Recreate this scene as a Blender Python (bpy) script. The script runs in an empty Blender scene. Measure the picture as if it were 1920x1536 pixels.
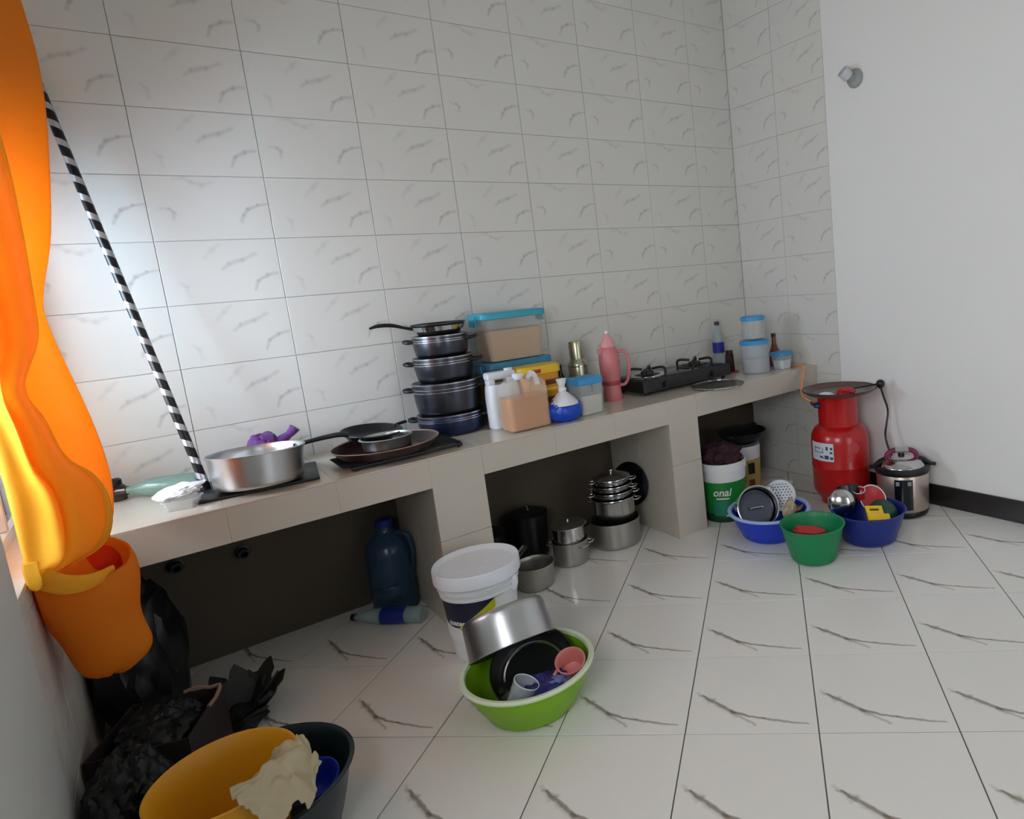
import bpy, bmesh, math, random
from mathutils import Vector, Matrix, Quaternion, noise
R = math.radians
PI = math.pi
random.seed(7)
S = bpy.context.scene
COL = S.collection

# ------------------------------------------------------------------ camera, light, exposure
cam_d = bpy.data.cameras.new('camera')
cam = bpy.data.objects.new('camera', cam_d); COL.objects.link(cam)
r_ = Vector((0.75917668, -0.64448744, -0.09103137))
d_ = Vector((-0.16704564, -0.05774968, -0.98425643))
f_ = Vector((0.62908387, 0.76243093, -0.15150103))
m = Matrix((r_, -d_, -f_)).transposed().to_4x4()
m.translation = Vector((-0.10822, -3.30048, 1.38772))
cam.matrix_world = m
cam_d.sensor_width = 36.0
cam_d.lens = 1234.916 / 1920 * 36
cam_d.shift_x = (960 - 1298.295) / 1920
cam_d.shift_y = (708.285 - 768) / 1920
cam_d.clip_start = 0.02
S.camera = cam

S.view_settings.view_transform = 'Standard'
S.view_settings.look = 'None'
S.view_settings.gamma = 1.0
S.view_settings.use_curve_mapping = False
S.view_settings.exposure = 0.13

W = bpy.data.worlds.new('world'); S.world = W; W.use_nodes = True
bg = W.node_tree.nodes['Background']
bg.inputs[0].default_value = (0.62, 0.78, 1.0, 1)
bg.inputs[1].default_value = 0.6

def area(name, loc, direction, sx, sy, power, color):
    l = bpy.data.lights.new(name, 'AREA'); l.shape = 'RECTANGLE'; l.size = sx; l.size_y = sy
    l.energy = power; l.color = color
    o = bpy.data.objects.new(name, l); COL.objects.link(o)
    o.location = loc
    o.rotation_euler = Vector(direction).to_track_quat('-Z', 'Y').to_euler()
    return o

# daylight at the window by the counter, at an unseen far opening added for general brightness and at the open door behind the camera
area('window_sky_light', (-0.78, -0.55, 1.55), (1, 0.0, -0.60), 1.2, 0.75, 74, (0.64, 0.80, 1.0))
area('window_ground_light', (-0.80, -0.55, 1.10), (1, 0.0, 0.42), 1.2, 0.5, 14, (1.0, 0.97, 0.93))
area('added_far_fill', (-0.72, -3.0, 1.6), (1, 0.1, -0.1), 1.2, 1.2, 34, (0.94, 0.97, 1.0))
area('door_daylight', (1.9, -5.25, 1.15), (0, 1, 0.12), 1.2, 2.0, 13, (1.0, 0.985, 0.96))
sun_d = bpy.data.lights.new('sun', 'SUN'); sun_d.energy = 30.0; sun_d.angle = R(0.6); sun_d.color = (1.0, 0.94, 0.82)
sun = bpy.data.objects.new('sun', sun_d); COL.objects.link(sun)
sun.rotation_euler = Vector((0.70, 0.0, -0.714)).to_track_quat('-Z', 'Y').to_euler()

# ------------------------------------------------------------------ materials
def lin(c):
    o = []
    for v in c[:3]:
        v /= 255.0
        o.append(v / 12.92 if v <= 0.04045 else ((v + 0.055) / 1.055) ** 2.4)
    return (*o, 1.0)

def mat(name, rgb, rough=0.5, metal=0.0, alpha=1.0, var=0.06, nscale=18.0, bump=0.0, bscale=60.0, coat=0.0, sheen=0.0,
        trans=0.0, spec=None, aniso=0.0, transluc=0.0, tcol=None):
    M = bpy.data.materials.new(name); M.use_nodes = True
    nt = M.node_tree; b = nt.nodes['Principled BSDF']
    c = lin(rgb)
    tc = nt.nodes.new('ShaderNodeTexCoord')
    nz = nt.nodes.new('ShaderNodeTexNoise'); nz.inputs['Scale'].default_value = nscale; nz.inputs['Detail'].default_value = 3
    nt.links.new(tc.outputs['Object'], nz.inputs['Vector'])
    mx = nt.nodes.new('ShaderNodeMix'); mx.data_type = 'RGBA'
    mx.inputs[6].default_value = [max(0, v * (1 - var)) for v in c[:3]] + [1]
    mx.inputs[7].default_value = [min(1, v * (1 + var)) for v in c[:3]] + [1]
    nt.links.new(nz.outputs['Fac'], mx.inputs[0])
    nt.links.new(mx.outputs[2], b.inputs['Base Color'])
    b.inputs['Roughness'].default_value = rough
    b.inputs['Metallic'].default_value = metal
    b.inputs['Alpha'].default_value = alpha
    b.inputs['Coat Weight'].default_value = coat
    b.inputs['Sheen Weight'].default_value = sheen
    if spec is not None: b.inputs['Specular IOR Level'].default_value = spec
    if trans: b.inputs['Transmission Weight'].default_value = trans
    if aniso: b.inputs['Anisotropic'].default_value = aniso
    if bump:
        n2 = nt.nodes.new('ShaderNodeTexNoise'); n2.inputs['Scale'].default_value = bscale; n2.inputs['Detail'].default_value = 4
        nt.links.new(tc.outputs['Object'], n2.inputs['Vector'])
        bp = nt.nodes.new('ShaderNodeBump'); bp.inputs['Strength'].default_value = bump; bp.inputs['Distance'].default_value = 0.01
        nt.links.new(n2.outputs['Fac'], bp.inputs['Height']); nt.links.new(bp.outputs[0], b.inputs['Normal'])
    if transluc:
        t = nt.nodes.new('ShaderNodeBsdfTranslucent'); t.inputs[0].default_value = lin(tcol or rgb)
        ms = nt.nodes.new('ShaderNodeMixShader'); ms.inputs[0].default_value = transluc
        out = nt.nodes['Material Output']
        nt.links.new(b.outputs[0], ms.inputs[1]); nt.links.new(t.outputs[0], ms.inputs[2]); nt.links.new(ms.outputs[0], out.inputs[0])
    return M

def stroke_mat(name, base, strokes, rough, mottle=0.03, mscale=5.0, aspect=1.0):
    """glazed tile: base colour plus printed strokes (ax, ay, bx, by, width at a, width at b, softness, strength, colour) in tile UV"""
    M = bpy.data.materials.new(name); M.use_nodes = True
    nt = M.node_tree; N = nt.nodes.new; L = nt.links.new
    b = nt.nodes['Principled BSDF']; b.inputs['Roughness'].default_value = rough
    uv = N('ShaderNodeUVMap')
    sc = N('ShaderNodeVectorMath'); sc.operation = 'MULTIPLY'; sc.inputs[1].default_value = (aspect, 1, 0)
    L(uv.outputs[0], sc.inputs[0])
    wob = N('ShaderNodeTexNoise'); wob.inputs['Scale'].default_value = 9; wob.inputs['Detail'].default_value = 2
    L(sc.outputs[0], wob.inputs['Vector'])
    ws = N('ShaderNodeVectorMath'); ws.operation = 'MULTIPLY_ADD'; ws.inputs[1].default_value = (0.05, 0.05, 0); ws.inputs[2].default_value = (-0.025, -0.025, 0)
    L(wob.outputs['Color'], ws.inputs[0])
    ad = N('ShaderNodeVectorMath'); ad.operation = 'ADD'; L(sc.outputs[0], ad.inputs[0]); L(ws.outputs[0], ad.inputs[1])
    oi = N('ShaderNodeObjectInfo'); tc = N('ShaderNodeTexCoord')
    nz = N('ShaderNodeTexNoise'); nz.noise_dimensions = '4D'; nz.inputs['Scale'].default_value = mscale; nz.inputs['Detail'].default_value = 4
    L(tc.outputs['Object'], nz.inputs['Vector']); L(oi.outputs['Random'], nz.inputs['W'])
    mx = N('ShaderNodeMix'); mx.data_type = 'RGBA'
    c = lin(base)
    mx.inputs[6].default_value = [v * (1 - mottle) for v in c[:3]] + [1]; mx.inputs[7].default_value = [min(1, v * (1 + mottle)) for v in c[:3]] + [1]
    L(nz.outputs['Fac'], mx.inputs[0])
    col = mx.outputs[2]
    for ax, ay, bx, by, wa, wb, soft, stren, rgb in strokes:
        ax *= aspect; bx *= aspect
        ba = Vector((bx - ax, by - ay, 0)); l2 = ba.length_squared
        s1 = N('ShaderNodeVectorMath'); s1.operation = 'SUBTRACT'; s1.inputs[1].default_value = (ax, ay, 0); L(ad.outputs[0], s1.inputs[0])
        dt = N('ShaderNodeVectorMath'); dt.operation = 'DOT_PRODUCT'; dt.inputs[1].default_value = ba / l2; L(s1.outputs[0], dt.inputs[0])
        cl = N('ShaderNodeClamp'); L(dt.outputs['Value'], cl.inputs[0])
        s2 = N('ShaderNodeVectorMath'); s2.operation = 'SCALE'; s2.inputs[0].default_value = ba; L(cl.outputs[0], s2.inputs['Scale'])
        s3 = N('ShaderNodeVectorMath'); s3.operation = 'DISTANCE'; L(s1.outputs[0], s3.inputs[0]); L(s2.outputs[0], s3.inputs[1])
        wd = N('ShaderNodeMath'); wd.operation = 'MULTIPLY_ADD'; wd.inputs[1].default_value = wb - wa; wd.inputs[2].default_value = wa; L(cl.outputs[0], wd.inputs[0])
        df = N('ShaderNodeMath'); df.operation = 'SUBTRACT'; L(s3.outputs['Value'], df.inputs[0]); L(wd.outputs[0], df.inputs[1])
        mr = N('ShaderNodeMapRange'); mr.interpolation_type = 'SMOOTHSTEP'
        mr.inputs[1].default_value = -soft * 0.3; mr.inputs[2].default_value = soft; mr.inputs[3].default_value = stren * .85; mr.inputs[4].default_value = 0
        L(df.outputs[0], mr.inputs[0])
        mm = N('ShaderNodeMix'); mm.data_type = 'RGBA'; mm.inputs[7].default_value = lin(rgb)
        L(mr.outputs[0], mm.inputs[0]); L(col, mm.inputs[6]); col = mm.outputs[2]
    L(col, b.inputs['Base Color'])
    return M

G1 = (150, 150, 148); G2 = (175, 175, 172)
WALL_A = [(1.0, .43, .90, .455, .003, .007, .035, .45, G1), (.90, .455, .81, .52, .007, .012, .035, .5, G1), (.81, .52, .76, .61, .012, .009, .04, .5, G1), (.76, .61, .74, .72, .009, .004, .04, .45, G1),
          (.10, .50, .17, .515, .003, .007, .04, .3, G1), (.17, .515, .20, .56, .007, .008, .04, .36, G1), (.20, .56, .188, .66, .008, .003, .04, .36, G1),
          (.24, .05, .32, .015, .006, .008, .05, .28, G2), (.32, .015, .38, .10, .008, .01, .05, .32, G2), (.38, .10, .46, .145, .01, .01, .05, .34, G2), (.46, .145, .54, .10, .01, .005, .05, .3, G2)]
WALL_B = [(.50, .47, .56, .385, .004, .009, .05, .36, G1), (.56, .385, .68, .335, .009, .012, .05, .4, G1), (.68, .335, .80, .24, .012, .006, .05, .36, G1), (.37, .28, .44, .16, .003, .008, .06, .3, G2), (.44, .16, .50, .07, .008, .005, .06, .3, G2),
          (.97, .57, .87, .60, .004, .009, .04, .45, G1), (.87, .60, .79, .68, .009, .011, .04, .48, G1), (.79, .68, .745, .83, .011, .004, .04, .45, G1), (.14, .66, .18, .72, .006, .008, .05, .28, G2), (.18, .72, .19, .86, .008, .004, .05, .28, G2)]
BR = (104, 92, 76); BR2 = (140, 130, 114)
FLOOR_S = [(.07, .45, .19, .40, .004, .010, .022, .55, BR2), (.10, .45, .36, .23, .006, .012, .016, .85, BR), (.36, .23, .53, .09, .010, .002, .02, .6, BR2), (.34, .245, .60, .165, .008, .007, .012, .85, BR), (.60, .165, .93, .10, .007, .002, .014, .75, BR),
           (.05, .49, .16, .37, .004, .004, .03, .35, BR2), (.22, .33, .38, .19, .006, .004, .03, .4, BR2)]
M_WALL = [stroke_mat('glazed wall tile a', (215, 213, 207), WALL_A, 0.28, aspect=1.6), stroke_mat('glazed wall tile b', (215, 213, 207), WALL_B, 0.28, aspect=1.6)]
M_WALLR = [stroke_mat('matt wall tile', (206, 202, 196), WALL_A[:2], 0.6, mottle=0.25, mscale=14.0, aspect=1.6)] * 2
M_FLOOR = stroke_mat('polished floor tile', (232, 229, 224), FLOOR_S, 0.16, mottle=0.025)
M_GROUTW = mat('pale grout', (176, 174, 168), 0.9)
M_GROUTF = mat('dark floor grout', (92, 88, 82), 0.9)
M_PAINT = mat('white wall paint', (233, 232, 229), 0.6, var=0.02, nscale=2.0, bump=0.02, bscale=120)
M_PAINTL = mat('grey white plaster paint', (206, 208, 205), 0.7, var=0.03, nscale=3.0, bump=0.03, bscale=90)
M_CEIL = mat('grey ceiling boards', (214, 212, 206), 0.8)
M_FARW = mat('pale far wall paint', (205, 203, 198), 0.8)
M_SKIRT = mat('black brown skirting tile', (34, 27, 28), 0.3)
M_LOWWALL = mat('dark brown grey lower wall', (84, 75, 63), 0.85, var=0.12, nscale=5, bump=0.15, bscale=50)
M_CTILE = mat('beige glazed counter tile', (196, 188, 176), 0.22, var=0.03, nscale=4)
M_CTOP = mat('beige polished worktop tile', (204, 196, 182), 0.16, var=0.04, nscale=6)
M_ALU = mat('brushed aluminium', (196, 197, 199), 0.32, 1.0, bump=0.03, bscale=220)
M_ALUD = mat('dull aluminium', (178, 176, 170), 0.42, 1.0, bump=0.04, bscale=160)
M_STEEL = mat('polished steel', (205, 205, 206), 0.16, 1.0)
M_GUN = mat('dark metallic enamel', (74, 77, 86), 0.30, 0.92)
M_GUNB = mat('blue black metallic enamel', (58, 66, 100), 0.32, 0.9)
M_BLK = mat('black nonstick', (18, 18, 20), 0.35)
M_BAKE = mat('black bakelite', (20, 20, 22), 0.4)
M_BAND = mat('silver trim band', (200, 200, 205), 0.25, 1.0)
M_BROWN = mat('dark brown enamel', (52, 30, 28), 0.28)
M_BROWNRIM = mat('bright worn rim', (190, 160, 145), 0.3, 0.6)
M_IRON = mat('black iron', (15, 15, 16), 0.45)
M_CLEAR = mat('clear plastic', (212, 214, 212), 0.14, alpha=0.36)
M_CLEARD = mat('frosted clear plastic', (206, 214, 220), 0.25, alpha=0.34)
M_TURQ = mat('turquoise plastic', (52, 164, 190), 0.35)
M_TURQB = mat('steel blue plastic', (58, 130, 168), 0.3)
M_CYAN = mat('sky blue plastic', (58, 150, 208), 0.35)
M_RICE = mat('tan grain', (206, 158, 92), 0.9, var=0.2, nscale=180, bump=0.2, bscale=200)
M_FLOUR = mat('pale flour', (214, 206, 190), 0.9)
M_HDPE = mat('milky white plastic', (236, 234, 226), 0.38, alpha=0.24)
M_HDPEW = mat('white plastic', (226, 230, 236), 0.38)
M_OIL = mat('cooking oil', (200, 124, 40), 0.2)
M_YEL = mat('yellow plastic', (232, 190, 34), 0.35)
M_YELD = mat('amber print', (222, 150, 40), 0.4)
M_PICT = mat('brown picture print', (104, 52, 22), 0.5, var=0.4, nscale=40)
M_RED = mat('red plastic', (186, 36, 40), 0.35)
M_BLUEP = mat('blue plastic film', (16, 72, 196), 0.25, bump=0.3, bscale=30)
M_WHITEP = mat('white plastic film', (226, 228, 232), 0.3, bump=0.4, bscale=40)
M_PINK = mat('pink plastic', (206, 120, 124), 0.35)
M_PINKD = mat('dark pink plastic', (170, 70, 74), 0.35)
M_FLASK = mat('olive silver flask metal', (186, 190, 160), 0.28, 0.9)
M_DKBOT = mat('dark brown glass', (48, 32, 28), 0.15)
M_PET = mat('clear water bottle', (176, 205, 208), 0.08, alpha=0.42)
M_LABB = mat('blue violet label', (38, 40, 150), 0.4)
M_GREENGL = mat('pale green glass', (128, 156, 144), 0.1, alpha=0.62)
M_PURP = mat('purple fabric', (98, 44, 122), 0.8, var=0.25, nscale=40, sheen=0.3)
M_ROD = mat('glossy black rod', (16, 15, 16), 0.3)
M_TAPE = mat('silver spiral tape', (190, 192, 198), 0.28, 0.7)
M_HOSE = mat('orange gas hose', (224, 150, 96), 0.45)
M_PAIL = mat('white pail plastic', (226, 228, 230), 0.4, var=0.03)
M_NAVY = mat('navy label', (26, 28, 56), 0.4)
M_LIMEY = mat('yellow green label', (196, 196, 40), 0.4)
M_WHT = mat('white print', (232, 234, 234), 0.5)
M_GRYP = mat('grey print', (130, 140, 144), 0.5)
M_LBLG = mat('green label', (26, 130, 48), 0.4, var=0.12, nscale=6)
M_LBLT = mat('teal label', (28, 128, 100), 0.4, var=0.12, nscale=10)
M_LBLD = mat('dark green label', (12, 56, 34), 0.4)
M_LIME = mat('lime green plastic', (126, 178, 16), 0.35)
M_LIMER = mat('pale lime rim', (214, 226, 196), 0.4)
M_BLUE = mat('royal blue plastic', (30, 62, 196), 0.38)
M_BLUER = mat('pale blue rim', (170, 190, 236), 0.4)
M_NAVYP = mat('deep blue plastic', (24, 44, 128), 0.36)
M_GREEN = mat('emerald green plastic', (16, 128, 76), 0.45)
M_DGREEN = mat('dark green plastic', (22, 70, 48), 0.4)
M_BOTTLEG = mat('dark teal plastic', (22, 38, 42), 0.35)
M_GAS = mat('red gas cylinder paint', (186, 18, 22), 0.3, var=0.05, coat=0.3)
M_GASP = mat('pale red print', (196, 74, 74), 0.4)
M_LABW = mat('white sticker', (214, 218, 226), 0.4)
M_DARKP = mat('dark print', (70, 70, 92), 0.5)
M_MAG = mat('magenta plastic', (120, 26, 70), 0.35)
M_CKST = mat('satin champagne steel', (196, 178, 168), 0.32, 0.85)
M_PANEL = mat('black glass panel', (16, 18, 22), 0.12)
M_JUG = mat('dark blue water jug plastic', (46, 72, 96), 0.2, alpha=0.8)
M_YB = mat('yellow bucket plastic', (226, 158, 22), 0.42, var=0.04)
M_CREAM = mat('cream fabric', (184, 170, 138), 0.8, var=0.12, nscale=14, bump=0.15, bscale=80)
M_BAGB = mat('black plastic sack', (9, 9, 11), 0.45, bump=0.06, bscale=10)
M_CHAR = mat('charcoal brown carton', (38, 26, 24), 0.8)
M_CARD = mat('pale torn carton edge', (150, 120, 108), 0.85)
M_LEAF = mat('dark green black foliage', (16, 22, 16), 0.6)
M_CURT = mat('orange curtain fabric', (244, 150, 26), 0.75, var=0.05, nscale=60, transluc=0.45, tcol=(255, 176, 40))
M_CURSUN = mat('sunlit orange curtain fabric', (250, 200, 60), 0.7, var=0.05, nscale=60, transluc=0.62, tcol=(255, 232, 140))  # paler copy of the orange fabric; sun glow is put into its colour
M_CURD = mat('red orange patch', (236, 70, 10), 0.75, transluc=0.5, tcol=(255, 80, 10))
M_FRAME = mat('white window frame', (225, 228, 230), 0.4)
M_LAMP = mat('grey white lamp plastic', (196, 198, 202), 0.4)
M_LAMPD = mat('grey lamp base', (150, 154, 152), 0.5)
M_PIPE = mat('dark drain pipe', (26, 22, 20), 0.5)
M_PLATE = mat('grey brown lid enamel', (92, 88, 80), 0.25, 0.4)
M_WOOD = mat('worn wood', (150, 118, 66), 0.7, var=0.3, nscale=30)
M_MELA = mat('white melamine', (226, 228, 232), 0.35)
M_MELD = mat('slate print', (96, 106, 124), 0.4)
M_INDIGO = mat('indigo cloth', (44, 36, 104), 0.75, var=0.3, nscale=30)
M_INDIGL = mat('pale violet cloth', (112, 116, 170), 0.7, var=0.2, nscale=30)
M_SALMON = mat('salmon pink plastic', (214, 130, 124), 0.4)
M_MAROON = mat('maroon cloth', (52, 20, 34), 0.8, var=0.4, nscale=24)
M_TERRA = mat('pale yellow label', (190, 164, 92), 0.5, var=0.2, nscale=12)
M_GLASSW = None
def glass_mat():
    M = bpy.data.materials.new('window glass'); M.use_nodes = True; nt = M.node_tree
    nt.nodes.remove(nt.nodes['Principled BSDF'])
    t = nt.nodes.new('ShaderNodeBsdfTransparent'); t.inputs[0].default_value = (.94, .96, .96, 1)
    g = nt.nodes.new('ShaderNodeBsdfGlossy'); g.inputs['Roughness'].default_value = .03
    fr = nt.nodes.new('ShaderNodeFresnel'); fr.inputs[0].default_value = 1.45
    ms = nt.nodes.new('ShaderNodeMixShader')
    nt.links.new(fr.outputs[0], ms.inputs[0]); nt.links.new(t.outputs[0], ms.inputs[1]); nt.links.new(g.outputs[0], ms.inputs[2])
    nt.links.new(ms.outputs[0], nt.nodes['Material Output'].inputs[0])
    return M
M_GLASSW = glass_mat()

# ------------------------------------------------------------------ object helpers
def obj(name, me, parent=None, loc=(0, 0, 0), rot=None, material=None):
    o = bpy.data.objects.new(name, me); COL.objects.link(o)
    if material is not None and me is not None and not me.materials: me.materials.append(material)
    if parent is not None: o.parent = parent
    o.location = loc
    if rot is not None:
        if isinstance(rot, Quaternion): o.rotation_mode = 'QUATERNION'; o.rotation_quaternion = rot
        else: o.rotation_euler = rot
    return o

def tag(o, label, cat, group=None):
    o['label'] = label; o['category'] = cat
    if group: o['group'] = group
    return o

def thing(name, label, cat, loc, rot=None, group=None):
    return tag(obj(name, None, None, loc, rot), label, cat, group)

def struct(o):
    o['kind'] = 'structure'; return o

def mesh(bm, smooth=True, angle=38):
    bmesh.ops.recalc_face_normals(bm, faces=bm.faces)
    me = bpy.data.meshes.new('mesh'); bm.to_mesh(me); bm.free()
    if smooth and len(me.polygons):
        me.polygons.foreach_set('use_smooth', [True] * len(me.polygons))
        me.set_sharp_from_angle(angle=R(angle))
    return me

def dirq(v): return Vector(v).normalized().to_track_quat('Z', 'Y')

def add_lathe(bm, prof, seg=40, M=Matrix.Identity(4), closed=False):
    rings = []
    for r, z in prof:
        if r < 1e-6: rings.append([bm.verts.new(M @ Vector((0, 0, z)))])
        else: rings.append([bm.verts.new(M @ Vector((r * math.cos(2 * PI * k / seg), r * math.sin(2 * PI * k / seg), z))) for k in range(seg)])
    prs = list(zip(rings, rings[1:])) + ([(rings[-1], rings[0])] if closed else [])
    for a, b in prs:
        for k in range(seg):
            k2 = (k + 1) % seg
            if len(a) == 1 and len(b) == 1: break
            if len(a) == 1: bm.faces.new((a[0], b[k2], b[k]))
            elif len(b) == 1: bm.faces.new((a[k], a[k2], b[0]))
            else: bm.faces.new((a[k], a[k2], b[k2], b[k]))

def lathe(name, prof, material, parent=None, seg=40, loc=(0, 0, 0), rot=None, closed=False):
    bm = bmesh.new(); add_lathe(bm, prof, seg, closed=closed)
    return obj(name, mesh(bm), parent, loc, rot, material)

def vprof(rb, rt, h, t=.003, cr=.012, lip=0.0, lh=.004, curve=0.0, n=6):
    """open vessel profile: rounded foot, wall (curve > 0 bellies out), rolled lip"""
    P = [(0, 0), (rb - cr, 0)]
    for k in range(1, 4):
        a = PI / 2 * k / 4; P.append((rb - cr + cr * math.sin(a), cr - cr * math.cos(a)))
    def wr(f): return rb + (rt - rb) * f + curve * math.sin(PI * f)
    for k in range(n + 1):
        f = k / n; P.append((wr(f), cr + (h - cr) * f))
    if lip:
        P += [(rt + lip, h - lh * .2), (rt + lip * 1.1, h + lh * .5), (rt + lip * .6, h + lh), (rt, h + lh), (rt - t, h)]
    else: P += [(rt - t, h)]
    for k in range(n - 1, -1, -1):
        f = k / n; P.append((wr(f) - t, max(t, cr + (h - cr) * f)))
    P += [(rb - cr - t, t), (0, t)]
    return P

def vessel(name, rb, rt, h, material, parent=None, loc=(0, 0, 0), rot=None, seg=44, **k):
    return lathe(name, vprof(rb, rt, h, **k), material, parent, seg, loc, rot)

def ring_prof(r0, r1, z0, z1): return [(r0, z0), (r1, z0), (r1, z1), (r0, z1)]

def add_box(bm, c, s, bevel=0.0, M=Matrix.Identity(4), taper=1.0, seg=2):
    x, y, z = s[0] / 2, s[1] / 2, s[2] / 2
    vs = [bm.verts.new(Vector((c[0] + sx * x * (taper if sz < 0 else 1), c[1] + sy * y * (taper if sz < 0 else 1), c[2] + sz * z)))
          for sz in (-1, 1) for sx, sy in ((-1, -1), (1, -1), (1, 1), (-1, 1))]
    fs = [bm.faces.new([vs[i] for i in f]) for f in ((3, 2, 1, 0), (4, 5, 6, 7), (0, 1, 5, 4), (1, 2, 6, 5), (2, 3, 7, 6), (3, 0, 4, 7))]
    nv = vs
    if bevel:
        es = {e for f in fs for e in f.edges}
        rr = bmesh.ops.bevel(bm, geom=list(es), offset=bevel, segments=seg, affect='EDGES', profile=.5)
        nv = list({v for f in rr['faces'] for v in f.verts} | {v for v in vs if v.is_valid})
    if M != Matrix.Identity(4):
        for v in nv: v.co = M @ v.co

def box(name, c, s, material, parent=None, bevel=.002, taper=1.0, loc=(0, 0, 0), rot=None, seg=2):
    bm = bmesh.new(); add_box(bm, c, s, bevel, taper=taper, seg=seg)
    return obj(name, mesh(bm), parent, loc, rot, material)

def spline(pts, n=8):
    P = [Vector(p) for p in pts]
    if len(P) < 3: return P
    out = []
    for i in range(len(P) - 1):
        p0 = P[i - 1] if i else P[0] * 2 - P[1]
        p3 = P[i + 2] if i + 2 < len(P) else P[-1] * 2 - P[-2]
        p1, p2 = P[i], P[i + 1]
        for k in range(n):
            t = k / n
            out.append(.5 * ((2 * p1) + (p2 - p0) * t + (2 * p0 - 5 * p1 + 4 * p2 - p3) * t * t + (3 * p1 - p0 - 3 * p2 + p3) * t ** 3))
    out.append(P[-1]); return out

def add_tube(bm, pts, r, seg=10, flat=1.0, radii=None, cap=True, up=None):
    rings = []; up = Vector(up or (0, 0, 1))
    prev = None
    for i, p in enumerate(pts):
        t = (pts[min(i + 1, len(pts) - 1)] - pts[max(i - 1, 0)]).normalized()
        if prev is None:
            a = up if abs(t.dot(up)) < .95 else Vector((1, 0, 0))
            u = (a - t * a.dot(t)).normalized()
        else: u = (prev - t * prev.dot(t)).normalized()
        prev = u; w = t.cross(u)
        rr = radii[i] if radii else r
        rings.append([bm.verts.new(p + (u * math.cos(2 * PI * k / seg) * flat + w * math.sin(2 * PI * k / seg)) * rr) for k in range(seg)])
    for a, b in zip(rings, rings[1:]):
        for k in range(seg): bm.faces.new((a[k], a[(k + 1) % seg], b[(k + 1) % seg], b[k]))
    if cap:
        bm.faces.new(rings[0][::-1]); bm.faces.new(rings[-1])

def tube(name, pts, r, material, parent=None, seg=10, smooth_n=8, flat=1.0, loc=(0, 0, 0), rot=None, radii=None):
    P = spline(pts, smooth_n) if len(pts) > 2 else [Vector(p) for p in pts]
    if radii and len(radii) != len(P):
        q = []
        for i in range(len(P)):
            f = i / (len(P) - 1) * (len(radii) - 1); k = min(int(f), len(radii) - 2); q.append(radii[k] + (radii[k + 1] - radii[k]) * (f - k))
        radii = q
    bm = bmesh.new(); add_tube(bm, P, r, seg, flat, radii)
    return obj(name, mesh(bm), parent, loc, rot, material)

def add_prism(bm, poly, z0, z1):
    a = [bm.verts.new((x, y, z0)) for x, y in poly]; b = [bm.verts.new((x, y, z1)) for x, y in poly]
    bm.faces.new(a[::-1]); bm.faces.new(b)
    n = len(poly)
    for i in range(n): bm.faces.new((a[i], a[(i + 1) % n], b[(i + 1) % n], b[i]))

def prism(name, poly, z0, z1, material, parent=None, loc=(0, 0, 0), rot=None, bevel=0.0):
    bm = bmesh.new(); add_prism(bm, poly, z0, z1)
    if bevel: bmesh.ops.bevel(bm, geom=list(bm.edges), offset=bevel, segments=2, affect='EDGES')
    return obj(name, mesh(bm), parent, loc, rot, material)

def rrect(w, d, r, n=5):
    P = []
    for cx, cy, a0 in ((w / 2 - r, d / 2 - r, 0), (-w / 2 + r, d / 2 - r, 90), (-w / 2 + r, -d / 2 + r, 180), (w / 2 - r, -d / 2 + r, 270)):
        for k in range(n + 1): a = R(a0 + 90 * k / n); P.append((cx + r * math.cos(a), cy + r * math.sin(a)))
    return P

def loft_rr(name, levels, material, parent=None, loc=(0, 0, 0), rot=None, open_top=False):
    """stack of rounded rectangles (z, width, depth, corner radius)"""
    bm = bmesh.new(); rings = []
    for z, w, d, r in levels: rings.append([bm.verts.new((x, y, z)) for x, y in rrect(w, d, r)])
    for a, b in zip(rings, rings[1:]):
        n = len(a)
        for k in range(n): bm.faces.new((a[k], a[(k + 1) % n], b[(k + 1) % n], b[k]))
    bm.faces.new(rings[0][::-1])
    if not open_top: bm.faces.new(rings[-1])
    return obj(name, mesh(bm), parent, loc, rot, material)

def lump(name, size, material, parent=None, loc=(0, 0, 0), rot=None, amp=.18, freq=2.2, seed=0, sub=4, flat_bottom=None, sharp=False, power=1.0):
    """crumpled mass: icosphere pushed about by noise, ridged for creases"""
    bm = bmesh.new(); bmesh.ops.create_icosphere(bm, subdivisions=sub, radius=1.0)
    off = Vector((seed * 7.3, seed * 3.1, seed * 1.7))
    for v in bm.verts:
        n = v.co.normalized()
        a = noise.noise(n * freq + off); b = abs(noise.noise(n * freq * 2.3 + off * 2)); c = abs(noise.noise(n * freq * 5 + off * 3))
        k = 1 + amp * (a - 1.2 * b + .35 - .45 * c)
        q = n * k
        v.co = Vector((q.x * size[0], q.y * size[1], q.z * size[2]))
        if flat_bottom is not None and v.co.z < flat_bottom: v.co.z = flat_bottom + (v.co.z - flat_bottom) * .02
    return obj(name, mesh(bm, not sharp), parent, loc, rot, material)

def text_mesh(body, size, shear=0.0, depth=.0006, bold=0.0):
    c = bpy.data.curves.new('t', 'FONT'); c.body = body; c.size = size; c.shear = shear; c.align_x = 'CENTER'; c.extrude = depth; c.offset = bold
    o = bpy.data.objects.new('t', c); COL.objects.link(o)
    dg = bpy.context.evaluated_depsgraph_get(); dg.update()
    me = bpy.data.meshes.new_from_object(o.evaluated_get(dg))
    bpy.data.objects.remove(o); bpy.data.curves.remove(c)
    return me

def wrap_text(name, body, size, r, ang, z, material, parent, **k):
    """raised print following a round wall of radius r, centred at angle ang"""
    me = text_mesh(body, size, **k)
    for v in me.vertices:
        x, y, d = v.co; a = ang + x / r
        v.co = ((r + d) * math.cos(a), (r + d) * math.sin(a), z + y)
    return obj(name, me, parent, material=material)

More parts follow.
